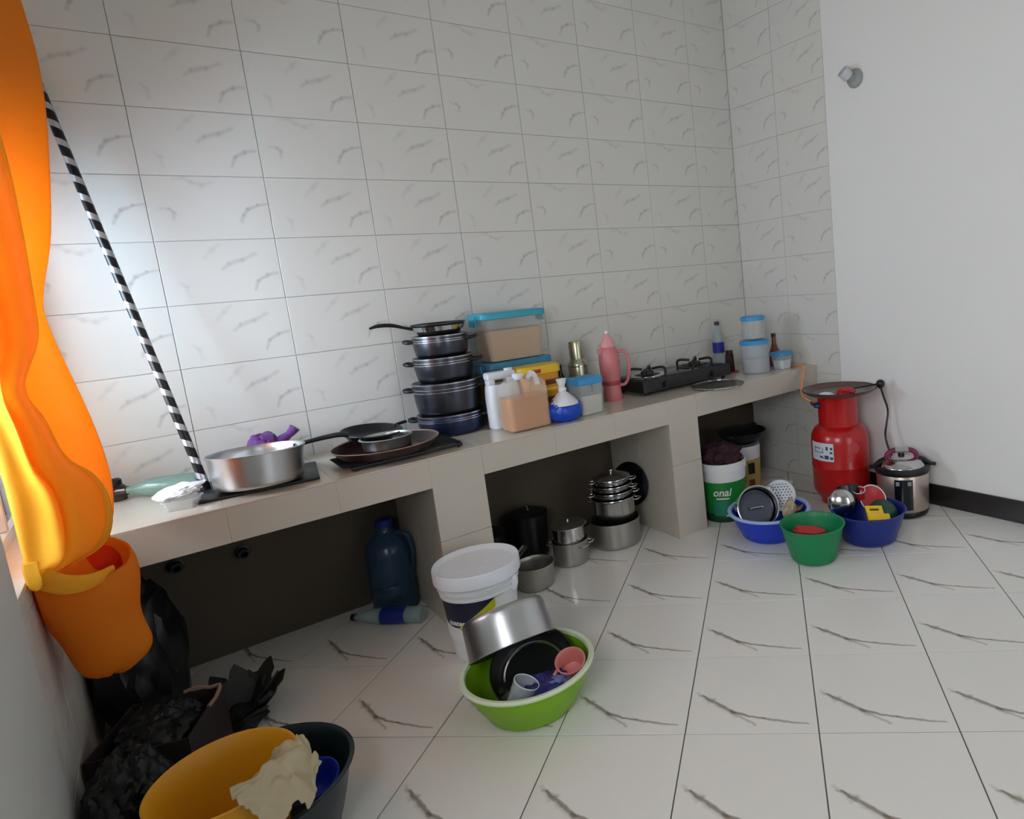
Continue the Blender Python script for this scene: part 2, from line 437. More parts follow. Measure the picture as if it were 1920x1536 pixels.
def band(name, r0, r1, z0, z1, a0, a1, material, parent, n=24, off=.0008, shape=None):
    """thin printed label lying on a round wall between two angles; shape(f) gives the lower and upper fraction along it"""
    bm = bmesh.new(); prev = None
    for k in range(n + 1):
        f = k / n; a = a0 + (a1 - a0) * f
        lo, hi = shape(f) if shape else (0, 1)
        row = []
        for q in (lo, hi):
            r = r0 + (r1 - r0) * q + off; z = z0 + (z1 - z0) * q
            row.append(bm.verts.new((r * math.cos(a), r * math.sin(a), z)))
        if prev: bm.faces.new((prev[0], row[0], row[1], prev[1]))
        prev = row
    o = obj(name, mesh(bm), parent, material=material)
    return o

# ------------------------------------------------------------------ room shell
XL, XR, YF, ZC = -0.43, 3.148, -5.0, 3.30
TW, TH = 0.4023, 0.25
ZT = 2.45735

def slab(name, lo, hi, material, parent=None):
    c = [(a + b) / 2 for a, b in zip(lo, hi)]; s = [b - a for a, b in zip(lo, hi)]
    return box(name, c, s, material, parent, bevel=0)

def tile_mesh(poly, uvf, thick, cham=.0008):
    """one tile: top face on the plane w = 0, chamfered edge, sides down to -thick"""
    bm = bmesh.new(); uvl = bm.loops.layers.uv.new('UVMap')
    cx = sum(p[0] for p in poly) / len(poly); cy = sum(p[1] for p in poly) / len(poly)
    def shrink(p):
        d = Vector((cx - p[0], cy - p[1])); l = d.length or 1
        return (p[0] + d.x / l * cham * 1.4, p[1] + d.y / l * cham * 1.4)
    a = [bm.verts.new((*shrink(p), 0)) for p in poly]; b = [bm.verts.new((*p, -cham)) for p in poly]; c = [bm.verts.new((*p, -thick)) for p in poly]
    bm.faces.new(a); n = len(poly)
    for i in range(n):
        j = (i + 1) % n
        bm.faces.new((b[i], b[j], a[j], a[i])); bm.faces.new((c[i], c[j], b[j], b[i]))
    for f in bm.faces:
        for l in f.loops: l[uvl].uv = uvf(l.vert.co.x, l.vert.co.y)
    me = bpy.data.meshes.new('tile'); bm.to_mesh(me); bm.free(); return me

def wall_tiles(parent, origin, U, N, u0, u1, v0, v1, gap=.0022, thick=.004, mats=M_WALL, name='wall_tile'):
    """tiles on an upright plane: U runs along the wall, rows hang from the common course line ZT; columns start at origin"""
    U = Vector(U); N = Vector(N); V = Vector((0, 0, 1))
    rotm = Matrix((U, V, N)).transposed().to_4x4(); q = rotm.to_quaternion()
    cache = {}
    i0, i1 = math.floor(u0 / TW - 1e-6), math.ceil(u1 / TW + 1e-6)
    for i in range(i0, i1):
        for j in range(-4, 11):
            zt = ZT - TH * j; zb = zt - TH
            a, b = max(u0, i * TW), min(u1, (i + 1) * TW); lo, hi = max(v0, zb), min(v1, zt)
            if b - a < .012 or hi - lo < .012: continue
            key = (round(a - i * TW, 4), round(b - i * TW, 4), round(lo - zb, 4), round(hi - zb, 4))
            k = random.randrange(2)
            if (key, k) not in cache:
                g = gap / 2; x0, x1, y0, y1 = key
                me = tile_mesh([(x0 + g, y0 + g), (x1 - g, y0 + g), (x1 - g, y1 - g), (x0 + g, y1 - g)], lambda x, y: (x / TW, 1 - y / TH), thick)
                me.materials.append(mats[k]); cache[(key, k)] = me
            p = Vector(origin) + U * (i * TW) + V * zb + N * random.uniform(-.0004, .0004)
            o = obj(name, cache[(key, k)], parent, p, q)

wb = struct(slab('wall_back', (XL - .15, .004, -.1), (XR + .15, .14, ZC), M_GROUTW))
wall_tiles(wb, (0, 0, 0), (1, 0, 0), (0, -1, 0), XL, XR, .70, ZC)
slab('lower_wall_sheet', (XL, .0002, 0), (XR, .004, .6995), M_LOWWALL, wb)  # plain dark brown grey sheet instead of tiles below the counter
wr = struct(slab('wall_right', (XR + .004, YF, -.1), (XR + .14, .004, ZC), M_GROUTW))
SPLIT = -0.79
wall_tiles(wr, (XR, 0, 0), (0, -1, 0), (-1, 0, 0), 0, -SPLIT, 0, ZC)
slab('plaster', (XR + .0005, YF, 0), (XR + .004, SPLIT - .001, ZC), M_PAINT, wr)
bsr = struct(slab('baseboard_right', (XR - .012, YF, 0), (XR, SPLIT - .001, .118), M_SKIRT))

# left wall with the window opening
WY0, WY1, WZ0, WZ1 = -1.10, -0.08, 0.765, 2.2
bm = bmesh.new()
for lo, hi in (((XL - .16, YF, -.1), (XL - .004, -3.7, ZC)), ((XL - .16, -3.7, -.1), (XL - .004, -2.3, 1.0)), ((XL - .16, -3.7, 2.2), (XL - .004, -2.3, ZC)), ((XL - .16, -2.3, -.1), (XL - .004, WY0, ZC)),
               ((XL - .16, WY0, -.1), (XL - .004, WY1, WZ0)), ((XL - .16, WY0, WZ1), (XL - .004, WY1, ZC)), ((XL - .16, WY1, -.1), (XL - .004, .004, ZC))):
    add_box(bm, [(a + b) / 2 for a, b in zip(lo, hi)], [b - a for a, b in zip(lo, hi)])
wl = struct(obj('wall_left', mesh(bm, False), None, material=M_GROUTW))
wall_tiles(wl, (XL, 0, 0), (0, 1, 0), (1, 0, 0), WY1, 0, 0, ZC, mats=M_WALLR)
wall_tiles(wl, (XL, 0, 0), (0, 1, 0), (1, 0, 0), WY0, WY1, 0, WZ0, mats=M_WALLR)
wall_tiles(wl, (XL, 0, 0), (0, 1, 0), (1, 0, 0), WY0, WY1, WZ1, ZC, mats=M_WALLR)
bm = bmesh.new()
for lo, hi in (((XL - .004, -2.3, 0), (XL, WY0 - .001, ZC)), ((XL - .004, -3.7, 0), (XL, -2.3, 1.0)), ((XL - .004, -3.7, 2.2), (XL, -2.3, ZC)), ((XL - .004, YF, 0), (XL, -3.7, ZC))):
    add_box(bm, [(a + b) / 2 for a, b in zip(lo, hi)], [b - a for a, b in zip(lo, hi)])
obj('plaster', mesh(bm, False), wl, material=M_PAINTL)
# front wall with a door opening, ceiling, floor
bm = bmesh.new()
for lo, hi in (((XL - .16, YF - .15, -.1), (1.2, YF, ZC)), ((2.6, YF - .15, -.1), (XR + .14, YF, ZC)), ((1.2, YF - .15, 2.2), (2.6, YF, ZC))):
    add_box(bm, [(a + b) / 2 for a, b in zip(lo, hi)], [b - a for a, b in zip(lo, hi)])
struct(obj('wall_front', mesh(bm, False), None, material=M_FARW))
struct(slab('ceiling', (XL - .16, YF - .15, ZC), (XR + .14, .14, ZC + .1), M_CEIL))
fl = struct(slab('floor', (XL, YF, -.12), (XR, 0.0, -.003), M_GROUTF))

def clip(poly, a, b, c):   # keep a*x + b*y <= c
    out = []
    for i, p in enumerate(poly):
        q = poly[(i + 1) % len(poly)]
        dp, dq = a * p[0] + b * p[1] - c, a * q[0] + b * q[1] - c
        if dp <= 0: out.append(p)
        if dp * dq < 0:
            t = dp / (dp - dq); out.append((p[0] + (q[0] - p[0]) * t, p[1] + (q[1] - p[1]) * t))
    return out
FX, FY, FA, FS = 0.968363, -1.800365, -0.809815, 0.40905
ca, sa = math.cos(FA), math.sin(FA)
full = None; g = .0019
for i in range(-12, 12):
    for j in range(-12, 12):
        ox, oy = FX + i * FS * ca - j * FS * sa, FY + i * FS * sa + j * FS * ca
        sq = [(g, g), (FS - g, g), (FS - g, FS - g), (g, FS - g)]
        w = [(ox + x * ca - y * sa, oy + x * sa + y * ca) for x, y in sq]
        inside = all(XL + .001 < x < XR - .001 and -3.9 < y < -.001 for x, y in w)
        if inside:
            if full is None:
                full = tile_mesh(sq, lambda x, y: (x / FS, y / FS), .003); full.materials.append(M_FLOOR)
            me = full
        else:
            c_ = w
            for k in ((1, 0, XR - .001), (-1, 0, -XL - .001), (0, 1, -.001), (0, -1, 3.9)):
                c_ = clip(c_, *k)
                if len(c_) < 3: break
            if len(c_) < 3: continue
            loc = [((x - ox) * ca + (y - oy) * sa, -(x - ox) * sa + (y - oy) * ca) for x, y in c_]
            if sum(loc[k][0] * loc[(k + 1) % len(loc)][1] - loc[(k + 1) % len(loc)][0] * loc[k][1] for k in range(len(loc))) / 2 < 4e-4: continue
            me = tile_mesh(loc, lambda x, y: (x / FS, y / FS), .003); me.materials.append(M_FLOOR)
        obj('floor_tile', me, fl, (ox, oy, random.uniform(-.0003, 0)), (0, 0, FA))

# window: frame, bars, panes, sill; unseen slabs added outside to let sun in at one notch
win = struct(obj('window_1', None, None, (XL - .10, 0, 0)))
bm = bmesh.new()
for y in (WY0 + .02, WY1 - .02): add_box(bm, (0, y, (WZ0 + WZ1) / 2), (.045, .04, WZ1 - WZ0 - .002), .003)
for z in (WZ0 + .021, WZ1 - .021): add_box(bm, (0, (WY0 + WY1) / 2, z), (.045, WY1 - WY0 - .08, .04), .003)
obj('window_frame', mesh(bm), win, material=M_FRAME)
for y in (-.76, -.42): box('mullion', (0, y, (WZ0 + WZ1) / 2), (.04, .03, WZ1 - WZ0 - .084), M_FRAME, win, .003)
for y0, y1 in ((WY0 + .04, -.776), (-.744, -.436), (-.404, WY1 - .04)):
    box('pane', (0, (y0 + y1) / 2, (WZ0 + WZ1) / 2), (.005, y1 - y0, WZ1 - WZ0 - .084), M_GLASSW, win, 0)
for z in [WZ0 + .16 + .125 * k for k in range(11)]:
    tube('burglar_bar', [(-.035, WY0 + .002, z), (-.035, WY1 - .002, z)], .006, M_FRAME, win, 8)
sill = struct(slab('trim_1', (XL - .155, WY0 + .001, WZ0 + .0003), (XL - .002, WY1 - .001, WZ0 + .006), M_FRAME))
for k, (y0, y1, dx) in enumerate(((-.79, .3, 1.80), (-.895, -.79, .92), (-4.7, -.895, 1.80))):  # added blockers out of view: deep on both sides, shallow at the sun notch
    struct(slab('trim_%d' % (k + 2), (XL - dx, y0, 2.32), (XL - .161, y1, 2.40), M_PAINTL))

# ------------------------------------------------------------------ tiled masonry counter
CZ, CF = 0.76, -0.60
ctr = thing('kitchen_counter', 'long beige tiled masonry counter with three open bays along the back wall', 'counter', (1.36, -.3, 0))
ctr_inv = Vector((-1.36, .3, 0))
def cpart(name, lo, hi, material, bevel=.0012):
    c = [(a + b) / 2 + o for a, b, o in zip(lo, hi, ctr_inv)]
    return box(name, c, [b - a for a, b in zip(lo, hi)], material, ctr, bevel, seg=1)
cpart('slab', (XL + .002, CF + .008, .637), (XR - .002, -.002, CZ - .006), M_CTILE)
xs = [XL + .002, .02, .36, .70, .92, 1.27, 1.60, 1.93, 2.13, 2.48, 2.82, XR - .002]
for a, b in zip(xs, xs[1:]):
    cpart('worktop_tile', (a + .0003, CF, CZ - .0058), (b - .0003, -.3003, CZ), M_CTOP, .0005)
    cpart('worktop_tile', (a + .0003, -.2997, CZ - .0058), (b - .0003, -.002, CZ), M_CTOP, .0005)
    if not (.69 < a < .71 or 1.92 < a < 1.94): cpart('fascia_tile', (a + .0002, CF - .001, .634), (b - .0002, CF + .0078, CZ - .0062), M_CTILE, .0004)
for a, b in ((.70, .92), (1.93, 2.13)):
    p = cpart('pillar', (a + .008, CF + .008, .0004), (b - .008, -.002, .6368), M_CTILE)
    for nm, lo, hi in (('front_tile', (a, CF - .001, .0006), (b, CF + .0078, .40)), ('front_tile', (a, CF - .001, .4012), (b, CF + .0078, CZ - .0062)),
                       ('side_tile', (a, CF + .0082, .0006), (a + .0078, -.304, .6366)), ('side_tile', (a, -.3028, .0006), (a + .0078, -.003, .6366)),
                       ('side_tile', (b - .0078, CF + .0082, .0006), (b, -.304, .6366)), ('side_tile', (b - .0078, -.3028, .0006), (b, -.003, .6366))):
        c = [(u + v) / 2 + o for u, v, o in zip(lo, hi, ctr_inv)]
        box(nm, c, [v - u for u, v in zip(lo, hi)], M_CTILE, p, .001, seg=1)

for k, (x, z) in enumerate(((-.145, .437), (.077, .418))):
    t = thing('drain_stub', ('dark drain pipe stub on the wall under the counter, nearer the curtain', 'dark drain pipe stub on the wall under the counter, nearer the water jug')[k], 'pipe', (x, -.0004, z), dirq((0, -1, 0)))
    lathe('flange', [(0, 0), (.03, 0), (.03, .004), (.022, .007), (0, .007)], M_PIPE, t, 20)
    lathe('stub', [(.014, .007), (.019, .007), (.019, .05), (.014, .05)], M_PIPE, t, 20, closed=True)

# ------------------------------------------------------------------ curtain
def ribbon(name, rows, material, parent, folds=5, amp=.03, ph=0.0, nu=44, nv=70, loc=(0, 0, 0), thick=.0022):
    """cloth sheet: rows of (z, x left, x right, y left, y right, fold depth) splined downwards, pleats across"""
    cs = [spline([(r[k] if k < 6 else 0, 0, 0) for r in rows], max(2, nv // (len(rows) - 1))) for k in range(6)]
    n = len(cs[0]); bm = bmesh.new(); g = []
    for i in range(n):
        z, xl, xr, yl, yr, am = [c[i].x for c in cs]
        row = []
        for k in range(nu + 1):
            f = k / nu
            w = math.sin(2 * PI * folds * (f + .06 * math.sin(i * .09 + ph)) + ph) * .7 + .45 * noise.noise(Vector((f * folds * 1.7, z * 2.2, ph)))
            e = min(1, f * 8 + .15) * min(1, (1 - f) * 8 + .15)
            row.append(bm.verts.new((xl + (xr - xl) * f + .25 * am * e * math.cos(2 * PI * folds * f + ph), yl + (yr - yl) * f + am * w, z + .004 * w)))
        g.append(row)
    for a, b in zip(g, g[1:]):
        for k in range(nu): bm.faces.new((a[k], a[k + 1], b[k + 1], b[k]))
    o = obj(name, mesh(bm, angle=180), parent, loc, material=material)
    sd = o.modifiers.new('thickness', 'SOLIDIFY'); sd.thickness = thick; sd.offset = 0
    return o
cu = thing('curtain', 'orange curtain with a sunlit golden front tied in a low knot at the left window', 'curtain', (-.35, -.75, .43))
CO = Vector((.35, .75, -.43))
def cr(rows): return [(z + CO.z, xl + CO.x, xr + CO.x, yl + CO.y, yr + CO.y, a) for z, xl, xr, yl, yr, a in rows]
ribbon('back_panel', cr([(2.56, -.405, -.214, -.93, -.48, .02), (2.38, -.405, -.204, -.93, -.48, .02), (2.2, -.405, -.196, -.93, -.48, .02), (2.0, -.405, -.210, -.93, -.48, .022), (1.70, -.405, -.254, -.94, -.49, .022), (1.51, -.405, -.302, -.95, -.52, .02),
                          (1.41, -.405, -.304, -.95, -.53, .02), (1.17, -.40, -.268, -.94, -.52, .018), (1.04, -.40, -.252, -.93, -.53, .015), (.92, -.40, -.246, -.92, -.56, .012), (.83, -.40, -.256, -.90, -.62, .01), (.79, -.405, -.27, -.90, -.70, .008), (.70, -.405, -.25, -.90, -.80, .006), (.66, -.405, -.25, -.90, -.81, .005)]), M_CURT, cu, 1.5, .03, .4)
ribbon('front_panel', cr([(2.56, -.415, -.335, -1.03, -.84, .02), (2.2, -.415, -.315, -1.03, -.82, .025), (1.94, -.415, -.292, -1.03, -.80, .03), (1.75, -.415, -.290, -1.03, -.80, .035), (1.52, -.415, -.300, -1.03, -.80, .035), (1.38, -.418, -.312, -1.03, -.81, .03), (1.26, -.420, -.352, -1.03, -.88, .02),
                           (1.16, -.420, -.333, -1.02, -.82, .03), (1.05, -.420, -.312, -1.01, -.80, .04), (.99, -.42, -.268, -1.00, -.78, .045), (.92, -.42, -.246, -.99, -.78, .045), (.84, -.42, -.252, -.98, -.80, .035), (.79, -.42, -.285, -.97, -.83, .02), (.768, -.42, -.36, -.95, -.88, .01)]), M_CURSUN, cu, 2.1, .03, 2.2)
# pouch of cloth hanging below the knot: a gathered bag with an open mouth
bm = bmesh.new(); nu = 48; g = []
prof = [(.772, -.322, .098, .080), (.745, -.322, .106, .092), (.72, -.322, .108, .095), (.68, -.322, .105, .092), (.64, -.325, .098, .086), (.60, -.322, .090, .078), (.56, -.316, .086, .072), (.52, -.310, .088, .070), (.485, -.308, .086, .066), (.455, -.314, .070, .054), (.436, -.322, .045, .036), (.430, -.322, .008, .006)]
for i, (z, xc, rx, ry) in enumerate(prof):
    row = []; dn = i / (len(prof) - 1)
    for k in range(nu):
        a = 2 * PI * k / nu; lf = max(0, -math.cos(a))
        fo = 1 + .035 * math.sin(4 * a + i * .5) + .09 * noise.noise(Vector((math.cos(a) * 1.5, math.sin(a) * 1.5, z * 9))) + .05 * lf * math.sin(18 * a + i * .2) * (1 - dn)
        x = xc + rx * fo * math.cos(a) - (.012 + .03 * (1 - dn)) * lf * (1 - dn)
        zz = z + (.040 * math.sin(a) - .012 * math.cos(a) * math.cos(a) + .03 * lf * 1.0) * (1 - dn) ** 1.2 + .012 * noise.noise(Vector((math.cos(a) * 2, math.sin(a) * 2, 5 + z * 4)))
        row.append(bm.verts.new((max(-.425, x) + CO.x, -.865 + ry * fo * math.sin(a) + CO.y, zz + CO.z)))
    g.append(row)
for a, b in zip(g, g[1:]):
    for k in range(nu): bm.faces.new((a[k], a[(k + 1) % nu], b[(k + 1) % nu], b[k]))
bm.faces.new(g[-1])
po = obj('pouch', mesh(bm, angle=180), cu, material=M_CURT)
sd = po.modifiers.new('sub', 'SUBSURF'); sd.levels = 1; sd.render_levels = 1
sd = po.modifiers.new('thickness', 'SOLIDIFY'); sd.thickness = .003
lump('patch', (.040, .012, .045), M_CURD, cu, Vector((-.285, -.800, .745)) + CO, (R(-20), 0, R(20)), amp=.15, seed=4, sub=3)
# the knot and the rolled tie running to it
tube('tie', [Vector(p) + CO for p in ((-.265, -.915, .742), (-.31, -.962, .735), (-.36, -.968, .745), (-.405, -.945, .772))], .010, M_CURSUN, cu, 12, flat=2.0, radii=[.004, .010, .013, .014])
lump('knot', (.022, .04, .036), M_CURSUN, cu, Vector((-.404, -.93, .778)) + CO, amp=.25, seed=2, sub=3)
tube('tail', [Vector(p) + CO for p in ((-.408, -.93, .775), (-.412, -.965, .77), (-.412, -.985, .80), (-.411, -.985, .83))], .014, M_CURSUN, cu, 10, flat=1.6)

# ------------------------------------------------------------------ things on the counter, left to right
def fitq(a, b): return dirq(Vector(b) - Vector(a))
a, b = Vector((-.006, -.290, .764)), Vector((-.238, -.030, 2.34))
rod = thing('leaning_rod', 'long black rod wound with silver tape leaning in the corner by the curtain', 'rod', a, fitq(a, b))
Lr = (b - a).length
lathe('shaft', [(0, 0), (.0135, 0), (.0145, .002), (.0145, Lr - .002), (.0135, Lr), (0, Lr)], M_ROD, rod, 20)
bm = bmesh.new(); prev = None; n = 900; pitch = .066
for k in range(n + 1):
    z = .012 + (Lr - .04) * k / n; aa = -2 * PI * z / pitch
    row = [bm.verts.new((.0150 * math.cos(aa + q), .0150 * math.sin(aa + q), min(Lr - .004, max(.002, z + .0115 * h_)))) for q, h_ in ((-.12, -1), (0, 0), (.12, 1))]
    if prev:
        for i in range(2): bm.faces.new((prev[i], row[i], row[i + 1], prev[i + 1]))
    prev = row
obj('spiral_tape', mesh(bm), rod, material=M_TAPE)

a, b = Vector((-.235, -.110, .797)), Vector((-.02, -.235, .797))
t = thing('glass_bottle', 'pale green bottle lying on the counter beside the curtain', 'bottle', a, fitq(a, b))
lathe('body', [(0, .255), (.030, .255), (.036, .247), (.036, .10), (.033, .075), (.018, .03), (.0135, .02), (.0135, -.01), (.010, -.01), (.010, .02), (.030, .08), (.032, .10), (.032, .245), (0, .248)], M_GREENGL, t, 28)
lathe('cap', [(0, -.032), (.0155, -.032), (.0165, -.028), (.0165, .004), (.0140, .006)], M_DKBOT, t, 20)
t = thing('dark_jar', 'small dark brown stopper jar behind the lying green bottle', 'jar', (-.262, -.075, CZ))
lathe('body', [(0, 0), (.024, 0), (.027, .004), (.027, .052), (.018, .06), (.016, .06), (.024, .05), (.024, .004), (0, .003)], M_DKBOT, t, 24)
lathe('stopper', [(0, .056), (.0155, .056), (.019, .062), (.019, .078), (.012, .084), (0, .085)], M_BLK, t, 20)

t = thing('clear_punnet', 'small clear plastic punnet under the crumpled white bag', 'punnet', (-.085, -.455, CZ), (0, 0, R(-20)))
bm = bmesh.new()
def tub(w, d, h, th=.0015, tp=.85):
    bm = bmesh.new(); L = [(0, w * tp, d * tp), (h, w, d), (h, w + .008, d + .008), (h + .002, w + .008, d + .008), (h + .002, w - th, d - th), (th, w * tp - th, d * tp - th)]
    rs = [[bm.verts.new((x, y, z)) for x, y in rrect(ww, dd, .012, 4)] for z, ww, dd in L]
    for p, q in zip(rs, rs[1:]):
        for k in range(len(p)): bm.faces.new((p[k], p[(k + 1) % len(p)], q[(k + 1) % len(p)], q[k]))
    bm.faces.new(rs[0][::-1]); bm.faces.new(rs[-1]); return bm
obj('tray', mesh(tub(.10, .075, .032)), t, material=M_CLEAR)
o = lump('plastic_bag', (.075, .05, .02), M_WHITEP, None, (-.088, -.415, CZ + .055), (R(8), R(-6), R(-28)), amp=.26, freq=1.7, seed=3, sub=4)
tag(o, 'crumpled white plastic bag on the counter left of the big saucepan', 'bag')

t = thing('hot_plate', 'flat square black plate on the counter under the aluminium saucepan', 'hot plate', (.155, -.335, CZ), (0, 0, R(-8)))
box('plate', (0, 0, .007), (.39, .32, .010), M_IRON, t, .004)
for sx in (-.16, .16):
    for sy in (-.14, .14): lathe('foot', [(0, 0), (.012, 0), (.012, .004), (0, .004)], M_BLK, t, 12, (sx, sy, 0))

t = thing('saucepan', 'large aluminium saucepan with black handle at the left end of the counter', 'saucepan', (.148, -.425, CZ + .0195), Quaternion(Vector((-.76, .64, 0)), R(3.2)))
vessel('pan_body', .143, .153, .122, M_ALU, t, lip=.006, cr=.016)
tube('handle', [(.130, .060, .108), (.175, .062, .113), (.235, .055, .120), (.285, .035, .124), (.318, .020, .118)], .013, M_BAKE, t, 12, flat=.75, radii=[.010, .011, .013, .014, .013])
box('handle_bracket', (.148, .062, .105), (.03, .030, .020), M_ALUD, t, .004)
lathe('rivet', [(0, 0), (.005, 0), (.004, .003), (0, .0035)], M_ALUD, t, 10, (.14, .071, .105), dirq((1, .3, 0)))

o = lump('purple_bag', (.062, .046, .080), M_PURP, None, (.212, -.105, CZ + .076), (0, 0, R(-8)), amp=.22, seed=6, sub=4, freq=1.7)
tag(o, 'purple cloth bag heaped against the wall behind the large saucepan', 'bag')
tube('bag_ear', [(-.02, 0, .02), (-.018, .002, .05), (-.022, .004, .075)], .016, M_PURP, o, 10, radii=[.03, .016, .020])
tube('bag_ear', [(.03, 0, .01), (.075, .004, .040), (.105, .004, .062), (.120, .004, .078)], .014, M_PURP, o, 10, radii=[.03, .016, .022])

t = thing('wire_rack', 'black slatted iron rack under the dark brown tray', 'rack', (.632, -.405, CZ))
for y in (-.125, .125): box('rail', (.02, y, .012), (.44, .008, .012), M_IRON, t, .002)
for x in (-.19, .235): box('rail', (x, 0, .012), (.008, .242, .012), M_IRON, t, .002)
for k in range(9): tube('slat', [(-.225, -.108 + .027 * k, .0205), (.24, -.108 + .027 * k, .0205)], .0032, M_IRON, t, 8)
for x in (-.18, .225):
    for y in (-.12, .12): lathe('foot', [(0, 0), (.007, 0), (.007, .0062), (0, .0062)], M_IRON, t, 10, (x, y, 0))

t = thing('brown_tray', 'wide round dark brown tray lying on the black rack', 'tray', (.603, -.402, CZ + .0238))

lathe('dish', [(0, 0), (.155, 0), (.170, .004), (.188, .020), (.203, .040), (.2045, .041), (.187, .023), (.168, .007), (.155, .003), (0, .003)], M_BROWN, t, 56)
lathe('rim', [(.2025, .0395), (.2075, .0400), (.2090, .0425), (.2070, .0440), (.2030, .0425)], M_BROWNRIM, t, 56, closed=True)
t = thing('small_pot', 'small shallow aluminium pot sitting on the brown tray', 'pot', (.624, -.335, CZ + .027))
vessel('pot_body', .094, .098, .048, M_ALU, t, lip=.009, cr=.010)
q = Matrix.Rotation(R(7), 4, Vector((1, .8, 0))).to_quaternion()
t = thing('skillet', 'black skillet leaning behind the small aluminium pot on the tray', 'skillet', (.603, -.185, CZ + .052), q)
vessel('pan_body', .098, .124, .035, M_BLK, t, lip=.002, cr=.012)
tube('handle', [(.10, .04, .030), (.13, .065, .034), (.17, .085, .036)], .010, M_BAKE, t, 10, flat=.7)

# tower of lidded saucepans
def loop_handle(t, ang, r, z, s, material, rad=.0065, name='handle'):
    e = Vector((math.cos(ang), math.sin(ang), 0)); w = Vector((-e.y, e.x, 0)); c = e * r + Vector((0, 0, z))
    return tube(name, [c - w * s, c - w * s + e * s * .75, c - w * s * .6 + e * s * 1.35 + Vector((0, 0, .004)), c + w * s * .6 + e * s * 1.35 + Vector((0, 0, .004)), c + w * s + e * s * .75, c + w * s], rad, material, t, 10, 6)
px, py = .97, -.165
hand = [('lowest', .146, .151, .094, M_GUNB), ('second lowest', .143, .153, .142, M_GUN), ('second highest', .124, .133, .107, M_GUN), ('topmost', .117, .121, .092, M_GUN)]
z = CZ
for k, (w, rb, rt, h, mt) in enumerate(hand):
    t = thing('stewpot', 'dark metallic pot with silver bands, %s in the tall stack of pots' % w, 'pot', (px, py, z), group='stacked dark pots')
    vessel('pot_body', rb, rt, h, mt, t, cr=.02, lip=.002, curve=.003)
    for fz in (.74, .84):
        rr = rb + (rt - rb) * fz + .003 * math.sin(PI * fz)
        lathe('trim_band', [(rr + .0003, h * fz), (rr + .0016, h * fz + .001), (rr + .0018, h * fz + .004), (rr + .0005, h * fz + .005)], M_BAND, t, 44)
    lathe('rim_ring', [(rt - .002, h + .001), (rt + .0035, h + .001), (rt + .004, h + .006), (rt - .001, h + .0065)], M_BAND, t, 44, closed=True)
    lathe('lid', [(0, h + .0085), (rt * .6, h + .0085), (rt - .003, h + .0068), (rt - .003, h + .002), (0, h + .004)], M_BLK, t, 44)
    a0 = PI - .55
    for q in (a0, a0 + PI): loop_handle(t, q, rt - .004, h * .80, .031, M_BAKE, .0085)
    z += h + .0088
t = thing('frying_pan', 'black frying pan with curved handle on top of the tall pot stack', 'frying pan', (px, py, z))
vessel('pan_body', .098, .119, .050, M_BLK, t, cr=.014)
lathe('rim_ring', [(.118, .045), (.1215, .046), (.1225, .052), (.117, .0525)], M_GUN, t, 44, closed=True)
lathe('side_band', [(.1085, .020), (.1172, .038), (.1185, .040), (.1095, .019)], M_STEEL, t, 44, closed=True)
e = Vector((-.93, .36, 0))
e = Vector((-.985, .17, 0))
tube('handle', [e * .112 + Vector((0, 0, .034)), e * .15 + Vector((0, 0, .046)), e * .20 + Vector((0, 0, .062)), e * .25 + Vector((0, 0, .066)), e * .292 + Vector((0, 0, .058))], .012, M_BAKE, t, 12, flat=.7, radii=[.011, .010, .013, .013, .007])

# storage bins against the wall
def bin_(name, label, loc, w, d, h, lid_m, fill, top=1.0, group=None, tp=.86):
    t = thing(name, label, 'container', loc)
    loft_rr('body', [(0, w * tp - .02, d * tp - .02, .02), (.004, w * tp, d * tp, .025), (h * .5, w * (tp + 1) / 2, d * (tp + 1) / 2, .028), (h, w, d, .03)], M_CLEAR, t)
    if fill: loft_rr('contents', [(.005, w * tp - .012, d * tp - .012, .022), (h * fill * .5, w * (tp + (1 - tp) * fill * .5) - .012, d * (tp + (1 - tp) * fill * .5) - .012, .024), (h * fill, w * (tp + (1 - tp) * fill) - .012, d * (tp + (1 - tp) * fill) - .012, .024)], M_RICE, t)
    lid = loft_rr('lid', [(h - .022, w + .008, d + .008, .032), (h - .020, w + .016, d + .016, .036), (h + .004, w + .016, d + .016, .036), (h + .010, w + .006, d + .006, .032)], lid_m, t)
    for s in (-1, 1): box('clip', (s * (w / 2 + .012), 0, h - .028), (.010, d * .4, .05), lid_m, t, .003)
    return t
bin_('storage_bin', 'clear storage bin with steel blue lid under the bin of tan grain', (1.325, -.135, CZ), .34, .2, .288, M_TURQB, .72, tp=.9)
bin_('storage_bin', 'clear bin of tan grain with turquoise lid, topmost by the wall', (1.325, -.135, CZ + .2985), .335, .19, .232, M_TURQ, .66, tp=.84)

